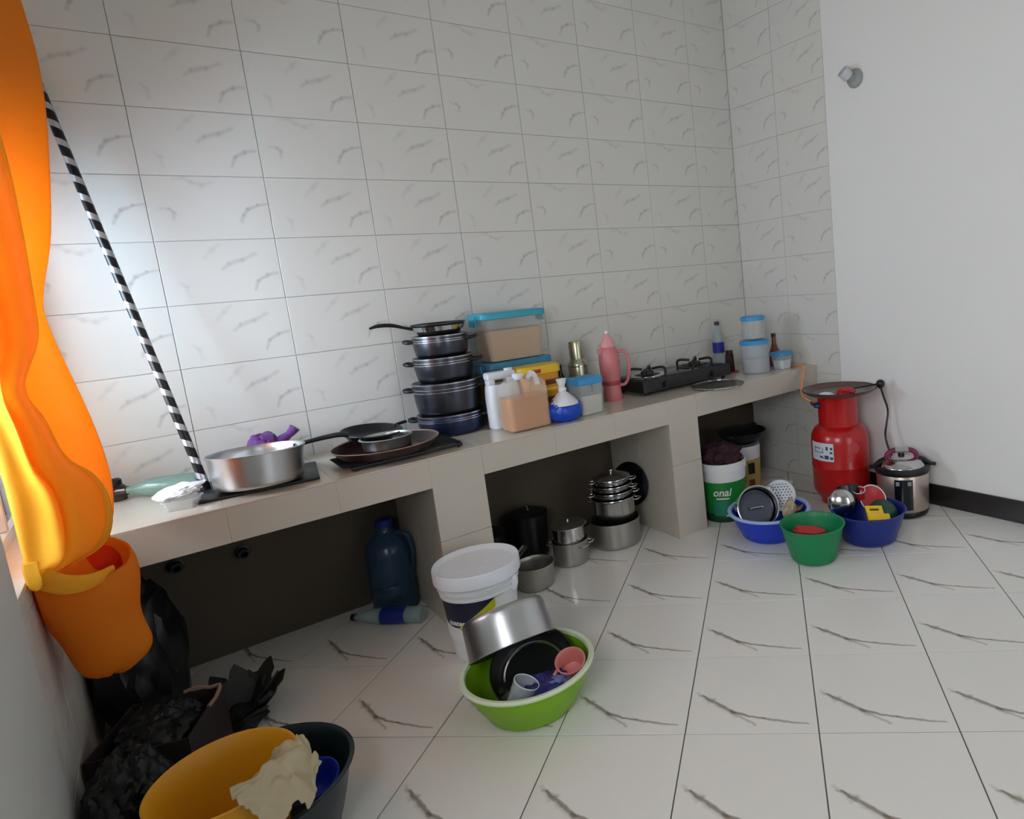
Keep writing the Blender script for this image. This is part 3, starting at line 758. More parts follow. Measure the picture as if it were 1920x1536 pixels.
# jerrycans
def jerry(name, label, loc, w, d, h, fill, rz=0):
    t = thing(name, label, 'jerrycan', loc, (0, 0, rz), 'white jerrycans')
    m_ = M_HDPE if fill else M_HDPEW
    hb = h * (.90 if fill else .76)
    loft_rr('body', [(0, w - .016, d - .016, .02), (.008, w, d, .028), (h * .55, w, d, .028), (hb - .05, w - .002, d - .002, .028), (hb - .025, w - .012, d - .008, .028), (hb - .008, w - .036, d - .022, .028), (hb, w - .07, d - .045, .024)] if fill else
            [(0, w - .016, d - .016, .02), (.008, w, d, .028), (h * .55, w, d, .028), (hb - .02, w - .004, d - .004, .028), (hb, w - .012, d - .012, .028)], m_, t)
    if fill:
        loft_rr('cooking_oil', [(.004, w - .02, d - .02, .02), (.010, w - .004, d - .004, .026), (h * fill, w - .004, d - .004, .026)], M_OIL, t)
        lathe('neck', [(0, hb - .004), (.020, hb - .004), (.020, hb + .012), (0, hb + .012)], M_HDPEW, t, 20, (-.01, .012, 0))
        lathe('cap', [(0, hb + .008), (.026, hb + .008), (.026, h - .002), (.023, h), (0, h)], M_HDPEW, t, 24, (-.01, .012, 0))
        tube('handle', [(.03, .01, hb - .01), (.055, .008, hb + .016), (.072, .004, hb - .006), (.078, 0, hb - .04)], .013, M_HDPEW, t, 12, 6)
    else:
        for x0, x1 in ((-w / 2 + .006, -w / 2 + .040), (w / 2 - .062, w / 2 - .006)): box('handle_post', ((x0 + x1) / 2, 0, hb + .012), (x1 - x0, d * .62, .034), m_, t, .009)
        box('handle_bar', (-.004, 0, hb + .040), (w - .012, d * .62, .036), m_, t, .012, seg=3)
        lathe('cap', [(0, hb + .05), (.020, hb + .05), (.020, hb + .068), (0, hb + .069)], M_HDPEW, t, 22, (.040, 0, 0))
    return t
jerry('jerrycan', 'empty white jerrycan between the dark pot stack and the can of oil', (1.165, -.335, CZ), .155, .10, .278, 0, R(-4))
jerry('jerrycan', 'milky jerrycan half full of amber cooking oil at the counter front', (1.205, -.470, CZ), .205, .125, .262, .60)

t = thing('yellow_tub', 'yellow food tub with brown picture print behind the oil jerrycan', 'tub', (1.345, -.335, CZ))
loft_rr('body', [(0, .18, .12, .03), (.006, .19, .13, .035), (.235, .205, .145, .04)], M_YELD, t)
loft_rr('lid', [(.228, .212, .152, .042), (.232, .222, .162, .046), (.262, .222, .162, .046), (.270, .206, .146, .042)], M_YEL, t)
box('brand_patch', (-.035, -.0815, .247), (.05, .002, .018), M_RED, t, .0006)
for q, zz in ((.048, .185), (.047, .10)):
    box('picture_print', (q, -.0650 - .0078 * zz / .235, zz), (.070, .004, .026), M_PICT, t, .0015)
    box('stripe_print', (q, -.0650 - .0078 * (zz - .035) / .235, zz - .035), (.095, .003, .014), M_YEL, t, .001)
    box('stripe_print', (.100, 0, zz - .035), (.004, .09, .014), M_YEL, t, .001)
for zz in (.185, .10): box('picture_print', (.0965 + .006 * zz / .235, -.01, zz), (.003, .08, .026), M_PICT, t, .001)

t = thing('flour_bag', 'knotted white and blue plastic bag before the blue lidded box', 'bag', (1.385, -.512, CZ))
lump('bag_base', (.088, .060, .066), M_BLUEP, t, (0, 0, .056), amp=.10, seed=8, flat_bottom=-.056)
lathe('bag_top', [(.070, .083), (.066, .095), (.048, .115), (.022, .140), (.010, .152), (.009, .158), (.014, .168), (.02, .185), (.026, .205), (.014, .200), (.006, .18), (.004, .158)], M_WHITEP, t, 26)
lump('knot', (.020, .018, .014), M_WHITEP, t, (0, 0, .155), amp=.3, seed=9, sub=3)

t = thing('square_canister', 'clear square canister with sky blue lid beside the flour bag', 'container', (1.545, -.452, CZ))
loft_rr('body', [(0, .125, .115, .02), (.004, .132, .122, .024), (.165, .142, .130, .026)], M_CLEARD, t)
loft_rr('contents', [(.004, .12, .110, .02), (.095, .128, .118, .022)], M_FLOUR, t)
loft_rr('lid', [(.152, .146, .134, .026), (.155, .152, .140, .03), (.180, .152, .140, .03), (.184, .144, .132, .028)], M_CYAN, t)
box('lid_tab', (-.03, -.02, .186), (.06, .02, .004), M_CYAN, t, .001)

t = thing('steel_flask', 'olive silver vacuum flask beside the pink jug', 'flask', (1.70, -.135, CZ))
lathe('body', [(0, 0), (.050, 0), (.053, .004), (.053, .205), (.050, .222), (.038, .238), (.036, .244)], M_FLASK, t, 36)
lathe('collar_ring', [(.0535, .198), (.0555, .199), (.0555, .206), (.0535, .207)], M_STEEL, t, 36, closed=True)
lathe('cup_lid', [(.036, .240), (.041, .243), (.041, .325), (.037, .338), (0, .340)], M_FLASK, t, 32)
for k, (x, y, h) in enumerate(((1.625, -.062, .215), (1.795, -.055, .175))):
    t = thing('sauce_bottle', ('taller dark bottle behind the blue lidded canister', 'shorter dark bottle by the wall behind the pink jug')[k], 'bottle', (x, y, CZ), group='dark sauce bottles')
    lathe('body', [(0, 0), (.024, 0), (.026, .004), (.026, h * .6), (.012, h * .8), (.011, h * .92), (0, h * .92)], M_DKBOT, t, 24)
    lathe('cap', [(0, h * .9), (.013, h * .9), (.013, h), (0, h)], M_BLK, t, 18)

t = thing('pink_jug', 'tall pink vacuum jug with handle left of the gas stove', 'jug', (1.815, -.275, CZ))
lathe('body', [(0, 0), (.050, 0), (.052, .006), (.049, .05), (.047, .09), (.054, .15), (.057, .21), (.053, .26), (.042, .285), (.040, .295)], M_PINK, t, 40)
lathe('waist_band', [(.0485, .085), (.0505, .087), (.0510, .108), (.0490, .110)], M_PINKD, t, 40, closed=True)
lathe('lid', [(.041, .290), (.044, .296), (.040, .315), (.026, .340), (.016, .352), (.012, .366), (0, .368)], mat('pale pink plastic', (226, 158, 160), .4), t, 36)
lathe('knob', [(0, .364), (.010, .364), (.011, .372), (.007, .380), (0, .381)], M_WHT, t, 18)
prism('spout', [(-.018, -.012), (.018, 0), (-.018, .012)], 0, .03, M_PINK, t, (-.052, 0, .262), (0, 0, PI), .003)
e = Vector((.80, -.60, 0))
tube('handle', [e * .045 + Vector((0, 0, .265)), e * .085 + Vector((0, 0, .26)), e * .103 + Vector((0, 0, .215)), e * .098 + Vector((0, 0, .13)), e * .075 + Vector((0, 0, .085)), e * .047 + Vector((0, 0, .08))], .011, M_PINK, t, 12, flat=.8)

# two burner stove
t = thing('gas_stove', 'black two burner table gas stove on the counter', 'stove', (2.275, -.235, CZ))
loft_rr('body', [(.016, .64, .29, .012), (.020, .66, .31, .016), (.076, .66, .31, .016), (.084, .65, .30, .014)], M_IRON, t)
box('cooktop', (0, .01, .0855), (.62, .27, .006), M_PANEL, t, .002)
for sx in (-.29, .29):
    for sy in (-.12, .12): lathe('foot', [(0, 0), (.013, 0), (.015, .018), (0, .018)], M_BLK, t, 14, (sx, sy, 0))
for sx in (-.18, .18):
    bn = lathe('burner', [(0, .0), (.062, 0), (.064, .006), (.040, .010), (.038, .020), (.030, .026), (0, .026)], M_IRON, t, 28, (sx, .01, .0885))
    for k in range(4):
        a = PI / 4 + PI / 2 * k; e = Vector((math.cos(a), math.sin(a), 0))
        bm = bmesh.new(); add_tube(bm, spline([e * .105 + Vector((0, 0, 0)), e * .105 + Vector((0, 0, .03)), e * .085 + Vector((0, 0, .042)), e * .028 + Vector((0, 0, .036))], 5), .0075, 8)
        obj('pan_support', mesh(bm), t, (sx, .01, .0885), material=M_IRON)
    lathe('drip_tray', ring_prof(.075, .112, 0, .004), M_STEEL if sx < 0 else M_IRON, t, 32, (sx, .01, .0886), closed=True)
    lathe('control_knob', [(0, 0), (.019, 0), (.017, .018), (0, .019)], M_BLK, t, 20, (sx, -.155, .048), dirq((0, -1, 0)))
lathe('gas_inlet', [(0, 0), (.007, 0), (.007, .03), (0, .03)], M_ALUD, t, 12, (.33, .05, .05), dirq((1, 0, 0)))

t = thing('pot_lid', 'flat round grey brown lid at the counter edge before the stove', 'dish', (2.345, -.545, CZ))  # loose pot lid lying flat without its pot
lathe('disc', [(0, 0), (.13, 0), (.148, .006), (.150, .010), (.146, .0115), (.12, .009), (0, .013)], M_PLATE, t, 48)
lathe('rim', [(.147, .006), (.1525, .0075), (.1530, .0115), (.148, .0125)], M_STEEL, t, 48, closed=True)

t = thing('water_bottle', 'clear plastic water bottle with blue label in the corner behind the stove', 'bottle', (2.80, -.075, CZ))
lathe('body', [(0, 0), (.034, 0), (.038, .006), (.038, .09), (.035, .10), (.038, .11), (.038, .19), (.034, .225), (.018, .27), (.014, .285), (.014, .300)], M_PET, t, 30)
lathe('label', [(.0384, .115), (.0392, .115), (.0392, .185), (.0384, .185)], M_LABB, t, 30, closed=True)
lathe('cap', [(0, .296), (.0165, .296), (.0165, .316), (.015, .319), (0, .319)], M_BLK, t, 20)
t = thing('red_jar', 'narrow dark red jar between the stove and the round canisters', 'jar', (2.742, -.235, CZ))
lathe('body', [(0, .006), (.029, .006), (.030, .012), (.026, .115), (.022, .125), (0, .126)], M_MAROON, t, 26)
lathe('cap', [(0, .122), (.023, .122), (.023, .142), (0, .143)], M_DKBOT, t, 22)
lathe('saucer', [(0, 0), (.050, 0), (.056, .007), (.054, .009), (.030, .0058), (0, .0058)], M_RED, t, 28)

for k, (r, z0, h) in enumerate(((.093, CZ, .205), (.076, CZ + .2145, .138))):
    t = thing('round_canister', ('larger clear round canister with blue lid, lower of the two', 'smaller clear round canister stacked on the larger one')[k], 'container', (2.800, -.410, z0), group='clear round canisters')
    vessel('body', r * .94, r * .97, h - .012, M_CLEAR if k else M_CLEARD, t, t_=0) if False else lathe('body', vprof(r * .92, r * .96, h - .010, t=.0015, cr=.008), M_CLEAR if k else M_CLEARD, t, 40)
    lathe('lid', [(0, h), (r * .9, h), (r, h - .004), (r, h - .026), (r * .965, h - .027), (r * .965, h - .010), (0, h - .009)], M_CYAN, t, 40)
    if k == 0: lathe('contents', [(0, .002), (r * .90, .002), (r * .91, .09), (0, .092)], mat('pinkish sugar', (196, 178, 176), .8, alpha=.6), t, 36)
    else: lathe('inner_cone', [(.022, .002), (.006, .075), (0, .078)], M_CLEARD, t, 20)
t = thing('brown_bottle', 'brown bottle with long neck behind the canisters by the right wall', 'bottle', (3.045, -.345, CZ))
lathe('body', [(0, 0), (.042, 0), (.044, .005), (.042, .075), (.022, .12), (.014, .15), (.013, .195), (0, .196)], mat('red brown glass', (112, 52, 36), .2), t, 28)
lathe('cap', [(0, .19), (.016, .19), (.016, .214), (0, .215)], M_DKBOT, t, 18)
t = thing('small_tub', 'small square white tub with blue lid at the right end of the counter', 'container', (2.960, -.482, CZ))
loft_rr('body', [(0, .08, .08, .012), (.003, .084, .084, .014), (.095, .104, .104, .016)], M_CLEARD, t)
loft_rr('contents', [(.003, .076, .076, .012), (.058, .086, .086, .013)], M_WHT, t)
loft_rr('lid', [(.086, .108, .108, .018), (.088, .114, .114, .02), (.104, .114, .114, .02), (.108, .106, .106, .018)], M_CYAN, t)

# ------------------------------------------------------------------ gas cylinder corner
gx, gy = 2.935, -.925
t = thing('gas_cylinder', 'red gas cylinder with white sticker standing in the right corner', 'gas cylinder', (gx - .01, gy, 0))
lathe('foot_ring', [(.118, 0), (.124, 0), (.124, .035), (.118, .035)], M_GAS, t, 44, closed=True)
lathe('body', [(0, .022), (.09, .024), (.14, .04), (.160, .07), (.166, .10), (.166, .215), (.1685, .222), (.1685, .230), (.166, .237), (.166, .365), (.162, .405), (.145, .440), (.116, .462), (0, .475)], M_GAS, t, 52)
lathe('collar', [(.108, .440), (.114, .440), (.114, .646), (.1165, .650), (.109, .652), (.108, .645)], M_GAS, t, 44, closed=True)
face = math.atan2(-.76, -.63)
gface = math.atan2(-2.375, -3.04)
stk = band('sticker', .166, .166, .276, .382, gface - 1.20, gface - .22, M_LABW, t)
for i, (a, z, w, h) in enumerate(((-.86, .350, .05, .005), (-.46, .352, .014, .022), (-.30, .352, .014, .014), (-.31, .328, .016, .012), (-.80, .325, .06, .004), (-.70, .300, .018, .012), (-.48, .300, .026, .022), (-.30, .296, .018, .016), (-1.0, .338, .005, .036), (-.62, .338, .004, .030), (-.62, .296, .010, .008))):
    band('sticker_print', .166, .166, z - h / 2, z + h / 2, gface + a - w / .33, gface + a + w / .33, M_DARKP, stk, 4, .0014)
band('flame_print', .166, .166, .315, .385, gface + .34, gface + .72, M_GASP, t, 16, .0008, lambda f: (.5 - .5 * math.sin(PI * f) ** .6, .5 + .5 * math.sin(PI * f) * (1 - .3 * f)))
wrap_text('brand_print', 'O', .042, .1668, gface + .30, .268, M_GASP, t)
lathe('valve', [(0, .46), (.022, .46), (.022, .50), (.014, .51), (.014, .56), (.022, .565), (.022, .60), (0, .602)], M_BAND, t, 18)
t = thing('regulator', 'dark blue gas regulator clipped on the collar of the red cylinder', 'regulator', (gx + .122 * math.cos(gface - 1.12), gy + .122 * math.sin(gface - 1.12), .585), (0, 0, gface - 1.12 + PI))
lathe('dome', [(0, 0), (.020, 0), (.024, .006), (.022, .020), (.010, .028), (0, .029)], mat('blue black metal', (30, 52, 92), .3, .4), t, 22, (-.010, 0, -.012))
tube('hook', [(.012, 0, 0), (-.02, -.012, .014), (-.046, -.016, .012), (-.056, -.014, .030)], .007, M_NAVY, t, 10)
t = thing('gas_hose', 'orange gas hose running over the right end of the counter', 'hose', (2.99, -.545, CZ))
tube('hose', [(.10, .25, .009), (.075, .12, .009), (.040, .02, .010), (.018, -.045, .020), (.000, -.085, .004), (-.030, -.105, -.03), (-.12, -.165, -.08), (-.195, -.24, -.125), (-.195, -.318, -.155)], .0085, M_HOSE, t, 12)

t = thing('round_tray', 'round brown tray balanced on top of the red gas cylinder', 'tray', (2.895, -.965, .6525))
lathe('dish', [(0, 0), (.17, 0), (.185, .004), (.205, .020), (.2085, .024), (.206, .026), (.184, .009), (.17, .005), (0, .005)], mat('brown lacquer tray', (98, 72, 66), .25), t, 56)
lathe('rim', [(.205, .022), (.211, .0235), (.212, .028), (.207, .0295)], M_BROWN, t, 56, closed=True)
t = thing('red_cloth', 'small red cloth lying on the round tray over the cylinder', 'cloth', (2.865, -1.035, .672), (0, 0, R(-25)))
lump('cloth_fold', (.055, .035, .020), M_RED, t, amp=.35, seed=12, sub=4)
o = lump('white_scrap', (.040, .026, .012), M_WHITEP, None, (2.765, -.985, .668), (0, R(8), R(-30)), amp=.4, seed=13, sub=4)
tag(o, 'white crumpled scrap beside the red cloth on the round tray', 'scrap')

t = thing('power_cord', 'black power cord with plug hooked over the round tray edge', 'cord', (3.055, -1.135, .69))
lathe('plug', [(0, -.026), (.012, -.026), (.021, -.014), (.025, 0), (.021, .014), (.010, .022), (0, .023)], M_BLK, t, 24)
tube('cable', [(.0, 0, -.02), (.012, -.01, -.08), (.030, -.02, -.16), (.010, -.02, -.24), (-.020, -.03, -.30), (-.030, -.06, -.38), (-.015, -.10, -.46)], .006, M_BLK, t, 10)
tube('cable_tail', [(-.015, .004, .0), (-.10, .055, -.004), (-.17, .09, -.010)], .005, M_BLK, t, 8)

t = thing('pressure_cooker', 'electric pressure cooker with steel lid by the right wall', 'cooker', (2.955, -1.315, 0), (0, 0, face - .12 + PI / 2))
# local -Y faces the room
lathe('base', [(0, 0), (.118, 0), (.130, .010), (.134, .034), (.132, .038), (0, .038)], M_BLK, t, 48)
lathe('body', [(.1325, .036), (.1345, .040), (.1375, .232), (.133, .240), (0, .240)], M_CKST, t, 52)
lathe('top_ring', [(.134, .236), (.144, .238), (.148, .250), (.146, .264), (.132, .272), (.118, .272), (.118, .262)], M_BLK, t, 52)
lathe('lid', [(.122, .268), (.120, .276), (.100, .298), (.06, .308), (0, .311)], M_STEEL, t, 48)
band('control_panel', .1330, .1365, .052, .222, -PI / 2 - .50, -PI / 2 + .20, M_PANEL, t, 16, .0022)
for a in (-PI / 2 - .44, -PI / 2 + .0): band('panel_display', .1358, .1362, .190, .212, a, a + .14, M_GRYP, t, 6, .0036)
tube('lid_handle', [(-.085, .0, .300), (-.070, 0, .335), (-.03, 0, .352), (.03, 0, .352), (.070, 0, .335), (.085, 0, .300)], .014, M_MAG, t, 12, flat=1.0)
tube('handle_grip', [(-.035, -.004, .353), (.035, -.004, .353)], .0165, M_BAND, t, 14)
for s in (-1, 1): tube('lid_lock', [(s * .088, 0, .305), (s * .118, 0, .290), (s * .150, 0, .268), (s * .178, 0, .262)], .017, M_BLK, t, 10, flat=.7, radii=[.018, .020, .016, .013])
lathe('steam_valve', [(0, .30), (.018, .30), (.018, .326), (.012, .332), (0, .333)], M_BLK, t, 18, (.01, .06, 0))

# ------------------------------------------------------------------ basins on the floor at right
def basin(name, label, loc, rb, rt, h, m_, rim_m=None, lip=.014, curve=.006, rot=None, group=None, cat='basin'):
    t = thing(name, label, cat, loc, rot, group)
    vessel('bowl', rb, rt, h, m_, t, t=.004, cr=.028, lip=0 if rim_m else lip, curve=curve, seg=56)
    if rim_m: lathe('rim', [(rt - .006, h - .004), (rt + .004, h - .006), (rt + lip, h - .004), (rt + lip + .002, h + .003), (rt + lip - .004, h + .008), (rt - .002, h + .006)], rim_m, t, 56, closed=True)
    return t
b1 = (2.275, -.945)
basin('blue_basin', 'royal blue basin with pale rim holding a steel pot on its side', (*b1, 0), .155, .202, .142, M_BLUE, M_BLUER, .016)
q = dirq((-.38, -.80, .42))
t = thing('steel_pot', 'steel pot lying on its side in the pale rimmed blue basin', 'pot', (b1[0] - .045, b1[1] + .085, .128), q)
vessel('pot_body', .100, .106, .125, M_STEEL, t, lip=.007, cr=.014)
lathe('inner_lid', [(0, .070), (.08, .070), (.092, .076), (.095, .083), (.07, .085), (0, .078)], M_GUN, t, 36)
tube('inner_handle', [(-.035, 0, .076), (-.03, 0, .098), (.03, 0, .098), (.035, 0, .076)], .006, M_BAND, t, 8)
loop_handle(t, R(40), .105, .10, .024, M_STEEL, .004)
t = thing('cloth_strainer', 'beige cloth strainer draped before the steel pot in the basin', 'strainer', (b1[0] + .050, b1[1] - .098, .140))
lump('cloth', (.060, .032, .056), M_CREAM, t, (0, 0, 0), (R(12), R(10), R(30)), amp=.20, seed=21, sub=4, freq=1.6)
q = dirq((-.60, -.60, .30))
t = thing('patterned_plate', 'white plate with slate checks standing in the pale rimmed blue basin', 'plate', (b1[0] + .125, b1[1] + .03, .172), q)
lathe('dish', [(0, 0), (.05, 0), (.062, .004), (.082, .014), (.083, .017), (.060, .008), (.05, .004), (0, .004)], M_MELA, t, 44)
bm = bmesh.new()
for i in range(-5, 6):
    for j in range(-5, 6):
        x, y = i * .0175 + (.00875 if j % 2 else 0), j * .0150
        rr = math.hypot(x, y)
        if rr < .070:
            z = .0042 + (max(0, rr - .05) / .032) * .0115
            add_prism(bm, [(x - .0066, y), (x, y - .0052), (x + .0066, y), (x, y + .0052)], z, z + .0012)
o = obj('check_print', mesh(bm, False), t, material=M_MELD); o['kind'] = 'stuff'
t = thing('clear_tub', 'clear plastic tub leaning behind the patterned plate', 'tub', (b1[0] + .182, b1[1] + .075, .118), dirq((.25, .1, 1)))
lathe('body', vprof(.045, .058, .105, t=.0015, cr=.01, lip=.004), M_CLEARD, t, 32)
t = thing('wooden_board', 'small worn wooden board lying in front of the patterned plate', 'board', (b1[0] + .115, b1[1] - .085, .118), (R(-28), R(10), R(32)))
box('board', (0, 0, 0), (.10, .075, .012), M_WOOD, t, .003)
tube('board_handle', [(.05, 0, 0), (.085, 0, .002)], .008, M_WOOD, t, 10)
t = thing('small_sieve', 'small steel and black sieve between the steel pot and the patterned plate', 'sieve', (b1[0] + .055, b1[1] + .045, .165), dirq((-.5, -.6, .6)))
lathe('ring', ring_prof(.030, .034, 0, .012), M_STEEL, t, 28, closed=True)
bm = bmesh.new()
for k in range(-3, 4):
    l = math.sqrt(.03 ** 2 - (k * .008) ** 2)
    add_tube(bm, [Vector((k * .008, -l, .004)), Vector((k * .008, l, .004))], .0012, 6); add_tube(bm, [Vector((-l, k * .008, .006)), Vector((l, k * .008, .006))], .0012, 6)
obj('mesh_wires', mesh(bm), t, material=M_BLK)

gb = (2.185, -1.312)
basin('green_basin', 'small emerald green tapered basin in front of the two blue basins', (*gb, 0), .112, .148, .176, M_GREEN, None, .007, .002)
t = thing('red_scoop', 'red plastic scoop lying inside the small green basin', 'scoop', (gb[0] - .005, gb[1] + .01, .128), (R(18), R(10), R(-36)))
prism('scoop_head', [(-.07, -.032), (.02, -.036), (.075, -.012), (.075, .012), (.02, .036), (-.07, .032)], -.014, .018, M_RED, t, bevel=.006)
tube('scoop_handle', [(-.068, 0, .0), (-.085, 0, .006)], .008, M_RED, t, 10)
lump('cloth_rest', (.085, .08, .045), M_DGREEN, t, (-.0, .0, -.062), amp=.2, seed=31, sub=3)

b2 = (2.535, -1.382)
basin('deep_blue_basin', 'deep blue basin full of kitchenware in front of the pressure cooker', (*b2, 0), .138, .178, .158, M_NAVYP, None, .009, .004)
t = thing('steel_bowl', 'shiny steel bowl standing on edge in the deep blue basin', 'bowl', (b2[0] - .075, b2[1] + .105, .190), dirq((-.72, -.62, .18)))
lathe('bowl', [(0, .028), (.03, .026), (.06, .012), (.066, 0), (.069, 0), (.069, .002), (.062, .015), (.032, .030), (0, .032)], M_STEEL, t, 40)
t = thing('black_pot', 'black pot tipped behind the steel bowl in the deep blue basin', 'pot', (b2[0] + .01, b2[1] + .115, .165), dirq((.3, .35, .75)))
vessel('pot_body', .050, .060, .075, M_BLK, t, cr=.01, lip=.002)
t = thing('red_dish', 'red plastic dish with pale rim leaning in the deep blue basin', 'dish', (b2[0] + .098, b2[1] + .045, .168), dirq((-.35, -.80, .55)))
lathe('dish', [(0, 0), (.045, 0), (.068, .012), (.070, .016), (.064, .014), (.044, .004), (0, .004)], M_RED, t, 40)
lathe('rim', [(.068, .0125), (.0735, .0135), (.074, .018), (.068, .0175)], M_LABW, t, 40, closed=True)
t = thing('red_cup', 'red cup with pale worn rim behind the yellow grater', 'cup', (b2[0] + .045, b2[1] + .075, .182), dirq((-.3, -.1, 1)))
lathe('cup', vprof(.024, .030, .052, t=.002, cr=.006), M_RED, t, 28)
lathe('rim', ring_prof(.0285, .0318, .050, .054), M_LABW, t, 28, closed=True)
t = thing('yellow_grater', 'yellow plastic grater with a slot at the front of the deep blue basin', 'grater', (b2[0] - .045, b2[1] - .075, .160), (R(38), R(6), R(-34)))
bm = bmesh.new()
for c, s in (((0, .037, 0), (.085, .016, .012)), ((0, .007, 0), (.085, .020, .012)), ((-.0335, .024, 0), (.018, .018, .012)), ((.0335, .024, 0), (.018, .018, .012)), ((.012, -.020, 0), (.110, .034, .016))): add_box(bm, c, s, .002)
obj('grater_body', mesh(bm), t, material=M_YEL)
t = thing('dark_green_bowl', 'dark green bowl turned down in the deep blue basin', 'bowl', (b2[0] + .060, b2[1] - .045, .125), dirq((.15, -.35, 1)))
lathe('bowl', [(0, .058), (.03, .056), (.058, .036), (.074, 0), (.078, 0), (.062, .040), (.032, .061), (0, .063)], M_DGREEN, t, 40)

# ------------------------------------------------------------------ right bay: pails
t = thing('green_label_pail', 'white pail with green label under the right end of the counter', 'pail', (2.325, -.545, 0))
vessel('pail_body', .122, .135, .335, M_PAIL, t, t=.004, cr=.014, seg=52)
lathe('base_ring', [(.1215, .001), (.1245, .012), (.1255, .03), (.1235, .03)], M_LBLD, t, 52)
for z in (.292, .312, .330): lathe('rib', [(.1335, z), (.1395, z + .002), (.1395, z + .008), (.1340, z + .010)], M_PAIL, t, 52, closed=True)
f2 = math.atan2(-2.75, -2.43)
rr = lambda z: .122 + .013 * (z - .014) / .321
lbl = band('label', rr(.03), rr(.235), .03, .235, f2 - 1.5, f2 + 1.5, M_LBLG, t, 40, .0010)
band('label_panel', rr(.04), rr(.125), .04, .125, f2 - .55, f2 + .15, M_LBLT, lbl, 16, .0018)
band('label_panel', rr(.032), rr(.05), .032, .05, f2 - 1.5, f2 + 1.5, M_LBLD, lbl, 40, .0016)
wrap_text('brand_print', 'onal', .062, rr(.18) + .0012, f2 - .12, .158, M_WHT, lbl, shear=.25, bold=.0008)
band('subline_print', rr(.14), rr(.148), .138, .146, f2 - .38, f2 + .20, M_WHT, lbl, 14, .0020)
band('base_print', rr(.036), rr(.044), .036, .044, f2 + .02, f2 + .32, M_WHT, lbl, 8, .0024)
t = thing('maroon_bundle', 'dark maroon bundle stuffed in the green label pail', 'bundle', (2.325, -.545, .36))
lump('bundle', (.118, .118, .075), M_MAROON, t, (0, 0, 0), amp=.25, seed=41, sub=4)
t = thing('patterned_pail', 'pale patterned pail in the shade behind the green label pail', 'pail', (2.73, -.30, 0))
vessel('pail_body', .100, .112, .300, M_PAIL, t, t=.004, cr=.014, seg=44)
rr2 = lambda z: .100 + .012 * (z - .014) / .286
lbl = band('label', rr2(.02), rr2(.215), .02, .215, f2 - 1.4, f2 + 1.4, M_TERRA, t, 36, .001)
for a, z, w, h, mm in ((-.05, .205, .10, .022, M_BLK), (.42, .165, .22, .085, M_BLK), (-.12, .10, .16, .05, M_GAS), (.42, .06, .2, .05, M_PICT)):
    band('label_print', rr2(z), rr2(z), z - h / 2, z + h / 2, f2 + a - w, f2 + a + w, mm, lbl, 8, .0022)
t = thing('black_wok', 'black wok resting on the patterned pail in the dark bay', 'wok', (2.73, -.30, .304))
lathe('wok_body', [(0, 0), (.06, .0), (.10, .014), (.145, .055), (.155, .082), (.158, .084), (.156, .086), (.142, .058), (.098, .018), (.06, .004), (0, .004)], M_BLK, t, 48)
for a in (R(20), R(200)): loop_handle(t, a, .152, .080, .026, M_BAKE, .006)

# ------------------------------------------------------------------ middle bay: pots
def ring_handles(t, r, z, ang, s=.026, m_=None):
    for a in (ang, ang + PI): loop_handle(t, a, r, z, s, m_ or M_STEEL, .0035)
va = math.atan2(-.64, .76)
sp = (1.690, -.350)
t = thing('stock_pot', 'wide dull aluminium pot at the bottom of the pot tower in the middle bay', 'pot', (*sp, 0))
vessel('pot_body', .131, .134, .138, M_ALUD, t, cr=.014, lip=.003)
t = thing('nested_pots', 'tower of nested steel pots with wire handles in the middle bay', 'pots', (*sp, .1425)) if False else None
z = .1445
lathe_lid = None
words = ('lowest', 'second', 'third', 'highest')
for k, (rb, rt, zz, h) in enumerate(((.100, .114, .1225, .130), (.092, .108, .1275, .160), (.084, .102, .1325, .188), (.076, .097, .1375, .213))):
    t = thing('nesting_pot', '%s rim of the four nested steel pots in the middle bay' % words[k], 'pot', (sp[0] + .010, sp[1] + .004, .008 + .0052 * k), None, 'nested steel pots')
    hh = .105 + .150 + .030 * k if k else .255
    lathe('pot_body', [(0, 0), (rb - .012, 0), (rb, .012), (rt, hh - .012), (rt + .003, hh - .008), (rt + .007, hh - .003), (rt + .006, hh), (rt, hh - .002), (rt - .0025, hh - .012), (rb - .003, .014), (rb - .014, .0025), (0, .0025)], M_STEEL, t, 48)
    ring_handles(t, rt - .001, hh - .022, va + .25 * (k % 2) - .1, .024)
ld = lathe('lid', [(.099, 0), (.101, .002), (.085, .012), (.045, .022), (0, .026), (0, .024), (.045, .020), (.085, .010), (.098, 0)], M_STEEL, t, 44, (0, 0, .3404))
lathe('knob', [(0, .025), (.006, .025), (.006, .034), (.014, .038), (.013, .044), (0, .046)], M_STEEL, ld, 20)
t = thing('leaning_lid', 'large round steel lid leaning on the pillar beside the nested pots', 'dish', (1.882, -.250, .258), dirq((-.93, -.30, .12)))  # loose pot lid with a knob, propped on edge
lathe('disc', [(0, .018), (.05, .016), (.09, .008), (.118, .002), (.124, 0), (.126, .003), (.118, .006), (.09, .012), (.05, .020), (0, .022)], mat('dark tarnished steel', (70, 74, 88), .2, 1.0), t, 48)
lathe('knob', [(0, .02), (.008, .02), (.008, .03), (.018, .034), (.016, .042), (0, .044)], M_BAKE, t, 20)
t = thing('casserole_pot', 'steel pot with wire handles right of the saucepan in the middle bay', 'pot', (1.398, -.372, 0))
vessel('pot_body', .087, .091, .118, M_ALUD, t, cr=.012, lip=.004)
ring_handles(t, .090, .104, va + PI * .5 + .9, .026, M_STEEL); ring_handles(t, .090, .104, va, .022, M_STEEL)
t = thing('lidded_pot', 'smaller lidded steel pot stacked in the pot with wire handles', 'pot', (1.400, -.368, .006))
